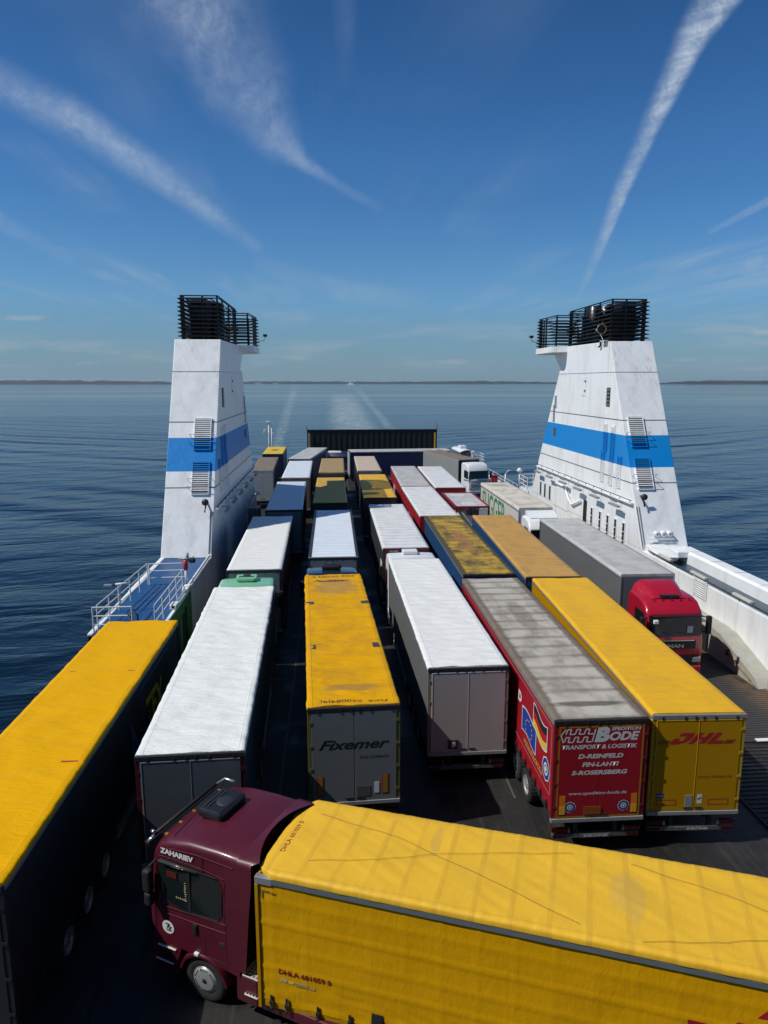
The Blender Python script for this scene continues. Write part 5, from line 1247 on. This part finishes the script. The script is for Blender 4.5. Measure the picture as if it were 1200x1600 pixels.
# local frame of the lorry: +Y heading (= -d_), rear of trailer at y = 0
org = P0 + d_ * TL + n_ * (TW / 2)
hd = math.atan2((-d_).y, (-d_).x) - math.pi / 2
t = thing('articulated_lorry', 'burgundy cab with yellow curtain trailer parked across the foreground', 'lorry', org, hd, GRP)
dhlside = tarp('parcel_yellow_curtain', (.70, .36, .002), (.58, .28, .002), .25, wr=.2, spec=.12)
dhl_roof = tarp('parcel_yellow_roof', (.80, .47, .03), (.58, .33, .03), .35, rib=.5, ribper=.67, ribw=(.40, .44), wr=.18, stain=[(0.05, TL - 6.9, .72, .36, (.50, .33, .10), .35), (-.9, TL - 9.4, .25, .4, (.46, .30, .08), .3), (.6, TL - 3.2, .5, .12, (.5, .32, .08), .4)])
hwT = TW / 2; ZB = .62
def froof():
    b = MB(); nx, ny = 36, 230; bow = .67
    def f(u, v):
        a = (u - .5) * 2; s = abs(a); y = v * TL
        if s > .90: x = math.copysign(hwT + .01, a); drop = .13 * (s - .90) / .10; inn = 0.
        else: x = a / .90 * hwT; drop = 0.; inn = 1.
        c_ = max(0, .34 - (TL - y), .34 - y); lim = hwT - c_ * .75; x = max(-lim, min(lim, x))
        e = max(0., 1 - (abs(x) / hwT) ** 8); p = y / bow % 1.
        z = TH_ - drop - (.06 * c_ / .34 if c_ else 0)
        z += 0.
        # diagonal tension folds between the hoops
        dg = x - y * .52; bi = math.floor(y / bow); pp = math.sin(math.pi * p) ** .6
        z += inn * e * pp * (.020 * noise.noise(Vector((dg * 5.5, bi * 3.7, y * .25))) + .008 * noise.noise(Vector((dg * 12., bi * 2.3, 7. + y * .4))) - .008)
        z += inn * .010 * noise.noise(Vector((x * 1.5, y * 1.1, 5.)))
        # gathered, puckered hem
        hem = math.exp(-((abs(x) - hwT + .10) / .10) ** 2) * inn
        z += hem * .022 * noise.noise(Vector((x, y * 11., 1.)))
        if not inn: x += math.copysign(.012 + .010 * noise.noise(Vector((y * 3., 2, 1.))), a)
        return (x, y, z)
    b.grid(f, nx, ny, dhl_roof)
    for v in (0, 1): b.face([f(i / nx, v) for i in range(nx + 1)], dhl_roof)
    return b.build('roof', t)
froof()
b = MB()
for s in (-1, 1): b.box(s * (hwT - .1), s * (hwT + .004), .01, TL - .01, TH_ - .26, TH_ - .145, col('rail_blue_grey', (.13, .16, .18), .45), .008)
b.build('top_rail', t)
# near curtain (local x negative or positive?) heading -d_: right of heading is +x ; our side is the left = -x
for s in (-1, 1):
    b = MB()
    def cu(u, v, s=s):
        y = u * TL; z = ZB + .05 + (TH_ - .265 - ZB - .05) * v; g = 0.
        for zz in (1.45, 1.95, 2.45, 2.95): g += .014 * math.exp(-((z - zz) / .035) ** 2)
        p = (TL - y) / .67 % 1; g += .006 * math.exp(-((p - .5) / .06) ** 2)
        g += .010 * noise.noise(Vector((y * 1.2, z * 1.5, 3))) + (.018 * noise.noise(Vector((y * 2.2, z * 12., 9))) if z < 1.15 else 0)
        return (s * (hwT - .03 + g), y, z)
    b.grid(cu, 200, 40, dhlside); b.build('side_curtain', t)
b = MB()
for s in (-1, 1): b.box(s * (hwT - .12), s * (hwT - .035), .02, TL - .02, ZB - .10, ZB + .045, yel_door, .02)
b.build('bottom_rail', t)
b = MB(); b.box(-hwT + .04, hwT - .04, TL - .05, TL, ZB - .1, TH_ - .15, yel_door, .01)
for s in (-1, 1): b.box(s * (hwT - .07), s * (hwT + .006), TL - .06, TL + .015, ZB - .12, TH_ - .30, yel_door, .01); b.box(s * (hwT - .12), s * (hwT + .006), TL - .35, TL + .012, TH_ - .29, TH_ - .14, alu, .01)
b.build('front_wall', t)
b = MB(); b.box(-hwT, hwT, -.06, -.003, ZB - .1, TH_ - .15, yel_door, .01); b.build('rear_door', t)
for i in range(14):
    y_ = TL - .27 - (.33 if i == 1 else 0) - (0 if i == 0 else .33 + (i - 1) * .66 if i > 1 else 0)
    b = MB(); b.box(-hwT - .008, -hwT + .012, y_ - .022, y_ + .022, ZB - .12, ZB + .22, black); b.box(-hwT - .032, -hwT - .0085, y_ - .035, y_ + .035, ZB + .02, ZB + .12, black, .008); b.box(-hwT - .03, -hwT - .0085, y_ - .03, y_ + .03, ZB - .08, ZB - .03, dark, .008); b.build('buckle', t)
b = MB()
cable = flat('seal_cable', (.16, .10, .02))
def cab_line(pts):
    out = []
    for (a, c_), (a2, c2) in zip(pts, pts[1:]):
        n = 14
        for i in range(n): tt = i / n; out.append((a + (a2 - a) * tt + .012 * math.sin(9 * tt + a), c_ + (c2 - c_) * tt, TH_ + .022))
    b.tube(out, .0032, cable, 5)
cab_line([(.75, TL - .6), (.45, TL - 2.4), (-.30, TL - 4.4), (-1.05, TL - 6.2)]); cab_line([(-.75, TL - .9), (-.35, TL - 2.2), (.15, TL - 3.3), (.55, TL - 4.6), (.95, TL - 6.)]); cab_line([(.9, TL - 7), (.5, TL - 8.6), (0, TL - 10)]); cab_line([(-1.1, TL - 7.1), (-.75, TL - 8.4), (-.3, TL - 9.6)])
b.build('seal_cable', t)
dr = flat('print_dark_red', (.24, .012, .01))
drape(text('DHLA 601059 0', dr, t, (-hwT, TL - .44, 1.36), (0, -1, 0), (0, 0, 1), 1.10, .13, 0, .018, lift=.035), t, SC, (-1, 0, 0), .008)
drape(text('DHLA 601059 0', dr, t, (-.60, TL - .33, TH_ + .035), (1, 0, 0), (0, 1, 0), 1.05, .11, 0, .0), t, RF, (0, 0, 1), .006)
greyp = flat('print_faded', (.5, .42, .2))
drape(decal([(greyp, rect(.46, 1.20, .62, 1.27)), (flat('print_yellow', (.75, .55, .08)), rect(.64, 1.19, .76, 1.26)), (greyp, rect(.78, 1.17, 1.05, 1.20)), (greyp, rect(.78, 1.22, 1.05, 1.25)), (greyp, rect(1.08, 1.16, 1.2, 1.22))], t, (-hwT, TL, 0), (0, -1, 0), (0, 0, 1), 'label', lift=.035), t, SC, (-1, 0, 0), .008)
drape(decal([(letter_k, rect(2.36, .66, 2.58, 1.0)), (letter_w, rect(2.375, .675, 2.565, .985), .003), (letter_k, [(2.39, .78), (2.54, .88), (2.54, .93), (2.39, .83)], .006), (letter_k, [(2.39, .86), (2.5, .96), (2.54, .96), (2.39, .90)], .006)], t, (-hwT, TL, 0), (0, -1, 0), (0, 0, 1), 'sign', lift=.05), t, SC, (-1, 0, 0), .008)
drape(decal([(col('print_olive', (.18, .12, .02), .6), rect(.12, 3.12, .30, 3.16)), (MATS['print_olive'], rect(.12, 2.98, .16, 3.12)), (MATS['print_olive'], rect(.33, 3.10, .42, 3.14))], t, (-hwT, TL, 0), (0, -1, 0), (0, 0, 1), 'mark', lift=.03), t, SC, (-1, 0, 0), .008)
drape(decal([(MATS['print_olive'], [(4.28 + i * .06, .60), (4.31 + i * .06, .60), (4.26 + i * .06 + .05, 1.02 - .02 * (i % 3)), (4.23 + i * .06 + .05, 1.0)]) for i in range(6)], t, (-hwT, TL, 0), (0, -1, 0), (0, 0, 1), 'mark', lift=.03), t, SC, (-1, 0, 0), .008)
drape(dhl(t, (-hwT + .0, TL - 8.45, 2.15), (0, -1, 0), (0, 0, 1), 3.6, .87, lift=.05, lines=False), t, SC, (-1, 0, 0), .008)
drape(decal([(letter_r, rect(7.86, 2.36, 8.30, 2.45))], t, (-hwT, TL, 0), (0, -1, 0), (0, 0, 1), 'logo_line', lift=.05), t, SC, (-1, 0, 0), .008)
b = MB()
for s in (-1, 1): b.box(s * .42, s * .52, .15, TL - .3, .36, .58, dark)
b.build('chassis', t)
for y_ in (2.6, 3.9, 5.2):
    for s in (-1, 1): wheel(t, s * (hwT - .19), y_)
# --- burgundy cab, turned a little on its kingpin
burg = col('burgundy_paint', (.085, .006, .017), .42, var=.14, vscale=1.2, coat=.1)
piv = Vector((0, TL - 1.5, 0)); yaw = R(-8.)
CM = Matrix.Translation((.05, TL + .30, 0)) @ Matrix.Rotation(yaw, 4, 'Z')
hwc = 1.23; ZR = 3.56
cabo = None
def Q(b, nm, par=None, smooth=False):
    o = b.build(nm, par); return o
# body: loft across the width, y forward from the cab's rear wall
prof = [(0, .95), (0, 1.6), (-.02, 2.6), (-.04, ZR - .22), (-.04, ZR + .02), (.5, ZR + .04), (1.2, ZR + .02), (1.75, ZR - .08), (2.04, ZR - .20), (2.15, ZR - .40), (2.20, 2.95), (2.22, 2.60), (2.32, 1.80), (2.33, 1.2), (2.30, .50), (2.22, .38), (1.75, .38), (1.68, 1.08)]
b = MB(); rings = []
st = [(-1., .17), (-.992, .10), (-.97, .045), (-.92, .015), (-.82, .0), (-.4, 0), (0, 0), (.4, 0), (.82, 0.), (.92, .015), (.97, .045), (.992, .10), (1., .17)]
for (a, sh) in st:
    rg = []
    for (y, z) in prof:
        yy = y - sh * (1.2 if y > 1.6 and z > .6 else 0); zz = z - (sh * .95 if z > ZR - .3 else 0)
        crown = .04 * (1 - abs(a) ** 2) if z > ZR - .15 else 0; bulge = .07 * (1 - abs(a) ** 2.2) if y > 1.95 else 0
        tum = 1 - .045 * max(0, z - 2.5) / 1.1
        rg.append(b.bm.verts.new((a * hwc * tum, yy + bulge, zz + crown)))
    rings.append(rg)
n = len(prof)
for A, B in zip(rings, rings[1:]):
    for i in range(n):
        f = b.bm.faces.new([A[i], A[(i + 1) % n], B[(i + 1) % n], B[i]]); f.smooth = True
b.bm.faces.new(rings[0]); b.bm.faces.new(rings[-1][::-1]); b.mats = [burg]
cabo = b.build('cab', t); cabo.matrix_local = CM
cabo.modifiers.new('edge', 'EDGE_SPLIT').split_angle = R(38)
def add(b, nm, recalc=True): return b.build(nm, cabo, recalc=recalc)
# rear collar and roof spoiler arching over the gap
b = MB()
def coll(u, v):
    a = (u - .5) * 2; tz = 1.1
    # path: up the left side, over the top, down the right side
    L1 = ZR - tz; tot = 2 * L1 + 2 * hwc; s = u * tot
    if s < L1: x, z = -hwc, tz + s
    elif s < L1 + 2 * hwc: x, z = -hwc + (s - L1), ZR
    else: x, z = hwc, ZR - (s - L1 - 2 * hwc)
    tum = 1 - .045 * max(0, z - 2.5) / 1.1; x *= tum
    top = 1. if L1 < s < L1 + 2 * hwc else 0.
    k = (abs(x) / hwc)
    if top: z += .045 * (1 - k ** 2) + (.05 * (1 - k ** 3)) * v + .02; 
    if top and k > .86: z -= (k - .86) * .75
    back = .06 + (.16 + (.42 * k ** 2.2 if top else .18 * min(1, (z - tz) / 2))) * v
    xo = x + math.copysign(.012, x) * (0 if top else 1)
    return (xo, .06 - back, z)
b.grid(coll, 72, 5, burg); b.grid(lambda u, v: tuple(Vector(coll(u, v)) - Vector((0, 0, .03 if .3 < u < .7 else 0)) - Vector((math.copysign(.03, coll(u, v)[0]) if not .3 < u < .7 else 0, 0, 0))), 72, 2, black); add(b, 'air_deflector')
# panel joints and creases
b = MB(); tum = lambda z: 1 - .045 * max(0, z - 2.5) / 1.1
def sl_(pts, r=.007, m=black):
    for s in (-1, 1): b.tube([(s * (hwc * tum(z) + .002), y, z) for y, z in pts], r, m, 5)
sl_([(.84, ZR - .16), (.86, ZR - .42), (.84, 1.15)]); sl_([(.84, 3.08), (1.6, 3.10), (2.02, 3.12)]); sl_([(.30, 3.0), (.32, 2.2), (.30, 1.1)], .004)
sl_([(.32, ZR - .50), (.8, ZR - .44), (1.6, ZR - .42), (2.0, ZR - .44)], .009, burg); sl_([(.30, 2.05), (.84, 2.02), (1.9, 1.98)], .010, burg); sl_([(.30, 1.86), (.84, 1.84), (1.9, 1.82)], .008, burg); sl_([(.1, ZR - .2), (1.0, ZR - .17), (1.75, ZR - .22)], .012, burg)
sl_([(.84, 1.15), (.30, 1.12)], .006)
for y_ in (.45, 1.0, 1.55): b.tube([(-.95, y_, ZR + .045 - .03), (-.4, y_ + .02, ZR + .048), (.4, y_ + .02, ZR + .048), (.95, y_, ZR + .015)], .006, burg, 5)
b.tube([(-1.0, 1.72, ZR - .045), (0, 1.80, ZR - .02), (1.0, 1.72, ZR - .045)], .008, black, 5)
add(b, 'panel_joint')
for s in (-1, 1):
    X = lambda z: s * (hwc * tum(z) + .006)
    b = MB(); wy = [(.44, 2.22), (.54, 2.14), (1.42, 2.06), (1.80, 2.14), (1.98, 2.42), (1.96, 2.95), (1.88, 3.03), (.56, 3.0), (.44, 2.90)]
    b.face([(X(z), y, z) for y, z in wy], glass_m); b.face([(X(z) - s * .003, .18 * (y - 1.2) * .0 + y + (.035 if y > 1.2 else -.035), z + (.03 if z > 2.6 else -.03)) for y, z in wy], black); add(b, 'side_window')
    b = MB(); b.box(X(2.6), X(2.6) + s * .012, 1.16, 1.24, 2.10, 3.02, black); b.tube([(X(3.04) + s * .03, .95, 3.03), (X(3.04) + s * .07, 1.9, 3.07)], .03, col('smoke_visor', (.05, .055, .055), .2), 8); add(b, 'wind_visor')
    b = MB(); b.box(X(1.7) - s * .004, X(1.7) + s * .022, 1.02, 1.14, 1.58, 1.82, black, .01); b.tube([(X(1.7) + s * .03, 1.05, 1.64), (X(1.7) + s * .03, 1.05, 1.78)], .012, dark, 6); add(b, 'door_handle')
    b = MB(); b.tube([(s * (hwc - .03), 2.08, 2.98), (s * (hwc + .14), 2.12, 2.9)], .022, black, 6); b.tube([(s * (hwc - .03), 2.12, 2.2), (s * (hwc + .14), 2.12, 2.1)], .025, black, 6)
    b.box(s * (hwc + .06), s * (hwc + .24), 2.04, 2.24, 2.36, 2.86, black, .05); b.box(s * (hwc + .06), s * (hwc + .24), 2.04, 2.22, 2.04, 2.34, black, .05); add(b, 'mirror')
    b = MB(); yw = .92
    def arch(u, v, s=s):
        a = math.pi * (.04 + .92 * u); r = .61 + .045 * math.sin(math.pi * v ** .8); return (s * (hwc - .36 + .40 * v), yw + r * math.cos(a), .52 + r * math.sin(a))
    b.grid(arch, 28, 10, burg); b.grid(lambda u, v: (s * (hwc + .04), yw + (.56 + .055 * v) * math.cos(math.pi * (.04 + .92 * u)), .52 + (.56 + .055 * v) * math.sin(math.pi * (.04 + .92 * u))), 28, 1, burg); b.box(s * (hwc - .02), s * (hwc + .055), yw + .08, yw + .2, 1.085, 1.16, white_p, .02); add(b, 'mudguard')
    b = MB(); b.box(s * (hwc - .42), s * (hwc - .0), 1.60, 2.20, .36, .90, burg, .05); b.box(s * (hwc - .4), s * (hwc - .06), 1.6, 2.1, .901, 1.3, dark, .01); add(b, 'step_box')
    for z_, y_ in ((.98, 1.62), (.62, 1.70)):
        b = MB(); tread = col('step_tread', (.62, .60, .54), .4, .4)
        b.box(s * (hwc - .16), s * (hwc + .03), y_, y_ + .48, z_, z_ + .03, tread, .01)
        for i in range(5):
            for j in range(2): b.box(s * (hwc - .12 + j * .07), s * (hwc - .08 + j * .07), y_ + .06 + i * .085, y_ + .10 + i * .085, z_ + .0305, z_ + .033, black)
        add(b, 'step')
b = MB()
for s in (-1, 1):
    b.box(s * .02, s * 1.12, 2.30, 2.42, ZR - .34, ZR - .30, black, .01)
b.tube([(-1.05, 2.20, ZR - .12), (1.05, 2.20, ZR - .12)], .045, black); b.tube([(-1.05, 2.2, ZR - .12), (-1.15, 2.26, ZR - .2), (-1.13, 2.32, ZR - .38)], .03, chrome); b.tube([(1.05, 2.2, ZR - .12), (1.15, 2.0, ZR + .02), (1.1, 1.7, ZR + .04)], .03, chrome)
b.tube([(-1.10, 2.15, ZR - .02), (-1.05, 2.25, ZR - .05)], .04, chrome); add(b, 'light_bar')
b = MB(); b.grid(lambda u, v: ((u - .5) * 2 * 1.12, 2.33 - .10 * v * 1.0 + .07 * (1 - abs((u - .5) * 2 * .91) ** 2.2) - .01, 2.05 + .88 * v), 14, 4, glass_m); add(b, 'windscreen', False)
b = MB(); b.grid(lambda u, v: ((u - .5) * 2 * 1.0, 2.345 + .07 * (1 - abs((u - .5) * 2 * .82) ** 2.2), .95 + .85 * v), 10, 3, black); add(b, 'grille', False)
o = roof_ac(t, 0, 0, 0, col('ac_black', (.014, .015, .017), .3), 1.0); o.parent = cabo; o.matrix_local = Matrix.Translation((.10, 1.28, ZR + .05)) @ Matrix.Rotation(math.pi, 4, 'Z')
b = MB()
for s in (-1, 1):
    X = s * (hwc + .004)
    b.tube([(X, .50, 3.05), (X, 1.9, 3.08)], .010, black, 5); b.tube([(X, .38, 2.9), (X, .38, 2.25), (X, .5, 2.08), (X, 1.4, 2.0)], .010, black, 5)
    b.box(X - .003, X + .012, .35, .47, 1.50, 1.60, dark, .004); b.tube([(X, 2.0, 3.0), (X, 2.1, 2.4), (X, 2.15, 1.4)], .008, black, 5)
add(b, 'rubber_seal')
b = MB()
for i in range(5): b.box(-.9 + i * .45, -.84 + i * .45, 1.98, 2.06, ZR - .20, ZR - .15, col('amber_lens', (.4, .16, .01), .3), .01)
add(b, 'marker_lamp')
# rear wall gear
b = MB(); b.box(-1.1, 1.1, -.035, -.005, 1.0, 3.3, black); add(b, 'rear_wall')
b = MB(); b.box(-.75, -.35, -.35, -.04, 2.35, 3.0, col('red_tank', (.45, .015, .01), .4), .08); add(b, 'extinguisher_box')
# white side lettering and round badge (left side, x < 0)
text('ZAHARIEV', letter_w, cabo, (-hwc * tum(3.25) - .0, 1.93, 3.20), (0, -1, 0), (0, 0, 1), .86, .13, .05, .05, lift=.012)
zb_ = [(letter_w, disc(0, 0, .155, 28)), (letter_k, [(-.07, .09), (.05, .09), (.05, .06), (-.0, -.02), (-.045, -.02), (.0, .06), (-.07, .06)], .003), (letter_k, [(.02, .03), (.10, .03), (.09, .01), (.06, -.03), (.09, -.03), (.09, -.05), (.0, -.05), (.05, .01), (.02, .01)], .003), (letter_k, [(-.04, -.06), (.09, -.06), (.09, -.085), (-.04, -.085)], .003), (letter_k, [(-.05, -.035), (-.02, -.035), (-.02, -.055), (-.05, -.055)], .003)]
decal(zb_, cabo, (-hwc, 1.80, 1.50), (0, -1, 0), (0, 0, 1), 'badge', lift=.012)
strokes(greyp, cabo, (-hwc * tum(3.02) - .045, 1.75, 3.02), (0, -1, 0), (0, 0, 1), .5, .05, 7, 3, .03)
decal([(greyp, [(.0 + .02 * math.sin(i), .05 * i), (.03 + .02 * math.cos(i * 2), .05 * i), (.05, .05 * i + .03), (.0, .05 * i + .025)]) for i in range(9)] + [(greyp, [(-.05 * i, -.0), (-.05 * i - .03, .01), (-.05 * i - .03, .05 - .01 * (i % 2)), (-.05 * i, .04)]) for i in range(5)], cabo, (-hwc * tum(2.5) - .01, 1.29, 2.30), (0, -1, 0), (0, 0, 1), 'window_ornament', lift=.02)
b = MB(); b.box(-hwc - .012, -hwc - .006, 1.5, 1.75, 2.72, 2.86, col('red_pennant', (.10, .008, .006), .6)); add(b, 'pennant')
# frame skirt behind the cab
b = MB(); b.box(-hwc + .02, -hwc + .5, -.42, .12, .36, 1.0, burg, .05); b.box(-hwc + .10, -hwc + .5, -2.2, -.421, .30, .56, burg, .03); b.box(hwc - .5, hwc - .02, -2.0, .12, .36, .56, burg, .05); add(b, 'side_skirt')
tr = MATS['step_tread']
b = MB(); b.box(-hwc + .01, -hwc + .45, -.42, -.05, 1.001, 1.035, tr, .008)
for i in range(4):
    for j in range(5): b.box(-hwc + .04 + j * .08, -hwc + .075 + j * .08, -.40 + i * .08, -.365 + i * .08, 1.0355, 1.038, black)
add(b, 'catwalk'); b = MB(); b.box(-hwc - .02, -hwc + .1, -.42, -.1, .60, .63, tr, .008)
for i in range(4): b.box(-hwc + .0, -hwc + .05, -.40 + i * .075, -.36 + i * .075, .6305, .633, black)
add(b, 'step')
b = MB()
for s in (-1, 1): b.box(s * .36, s * .46, -3.2, 1.6, .70, .93, dark)
add(b, 'frame')
for s in (-1, 1):
    for (yy_) in (.92, -2.75):
        p = CM @ Vector((s * (hwc - (.17 if yy_ > 0 else .9 if s < 0 else .2)), yy_, .515)); o = link_copy(WHEEL, t, p, (0, 0, yaw + (0 if s > 0 else math.pi)))
        if s < 0 and yy_ > 0:
            b = MB(); b.lathe([(.12, .285), (.155, .27), (.165, .2), (.168, .0)], rim_m, 30)
            b.lathe([(.16, .05), (.185, .045), (.186, .0)], black, 16)
            for i in range(6):
                a = 2 * math.pi * i / 6; M = Matrix.Rotation(a, 4, 'X'); b.box(.155, .168, -.09, .09, .225, .238, black, M=M); b.box(.155, .168, -.10, -.085, .205, .24, black, M=M)
            h = b.build('hub_cap', o, recalc=False)
for i in (0,):
    pass

# ------------------------------------------------------------------ far coast and a ferry on the horizon
coast_m, tt_, bb_ = new_mat('coast_woodland')
pp_ = tt_.new('ShaderNodeNewGeometry').outputs['Position']
tt_.put(bb_.inputs['Base Color'], tt_.mix(tt_.ss(tt_.noise(pp_, .004, 6, .7), .4, .65), (.008, .024, .022), (.03, .045, .04))); bb_.inputs['Roughness'].default_value = .9
def coast(x0, x1, y, h, seed, n=240):
    b = MB()
    def f(u, v):
        x = x0 + (x1 - x0) * u; k = [0, .75, 1, .6][round(v * 3)]; hh = h * (.62 + .38 * noise.noise(Vector((x * .0006, seed, 0))) + .22 * noise.noise(Vector((x * .005, seed, 3))) + .12 * noise.noise(Vector((x * .02, seed, 5))))
        end = min(1, u * 8, (1 - u) * 8)
        return (x, y + 400 * v + 120 * noise.noise(Vector((x * .0008, seed, 9))), WZ - 1 + max(.5, hh * end) * k + 1 * (v > 0))
    b.grid(f, n, 3, coast_m, False); return b
tag(coast(-9500, -1550, 10500, 80, 1.).build('hills'), 'low wooded coast on the horizon left of the left funnel', kind='structure')
tag(coast(-2600, 6500, 12500, 68, 2.).build('hills'), 'low wooded coast on the horizon between the funnels', kind='structure')
tag(coast(4200, 12500, 9800, 72, 3.).build('hills'), 'higher wooded coast on the horizon at the right edge', kind='structure')
th = thing('distant_ferry', 'tiny white ferry on the horizon above the wake', 'ferry', (-430 + 640, 7600, WZ), R(75))
b = MB(); b.prism([(-32, 0), (-30, 9), (36, 9), (42, 11), (34, 0)], -7, 7, white_p, 'x'); b.build('hull', th)
b = MB(); b.box(-6, 6, -24, 24, 9.01, 20, white_p, .5); b.box(-5, 5, 6, 20, 20.01, 26, white_p, .5); b.build('superstructure', th)
b = MB(); b.box(-2.5, 2.5, -16, -9, 20.02, 30, dark, .5); b.build('chimney', th)
random.seed(7)
for i, (x, hgt, wd2) in enumerate([(-1440, 105, 24), (-1540, 30, 90), (-1180, 24, 120), (-1780, 22, 110), (-900, 20, 90)]):
    b = MB(); b.box(-wd2 / 2, wd2 / 2, -12, 12, 0, hgt, whside, 1.); 
    if hgt > 60: b.box(-8, 8, -8, 8, hgt + .01, hgt + 14, whside, 1.)
    o = tag(b.build('tower_block' if hgt > 60 else 'shore_building'), ['tall pale tower block standing out on the coast right of the left funnel', 'pale low building at the foot of the coast tower', 'long pale shore building right of the coast tower', 'low shore building left of the coast tower, by the funnel', 'low shore building farthest right of the coast tower'][i], 'building', 'buildings on the far shore'); o.location = (x, 11900, WZ)

# ------------------------------------------------------------------ haze over the sea
HZ = True
if HZ:
    m = bpy.data.materials.new('sea_haze'); m.use_nodes = True; tn = NT(m.node_tree); tn.n.clear()
    pv = tn.new('ShaderNodeVolumePrincipled'); pv.inputs['Color'].default_value = (.80, .90, 1., 1); pv.inputs['Density'].default_value = .26e-4; pv.inputs['Anisotropy'].default_value = .2
    tn.l.new(pv.outputs[0], tn.new('ShaderNodeOutputMaterial').inputs['Volume'])
    b = MB(); b.box(-27000, 27000, -400, 31000, WZ - 12, 120); o = b.build('haze'); o.data.materials.append(m); tag(o, 'thin pale haze over the sea', kind='stuff')
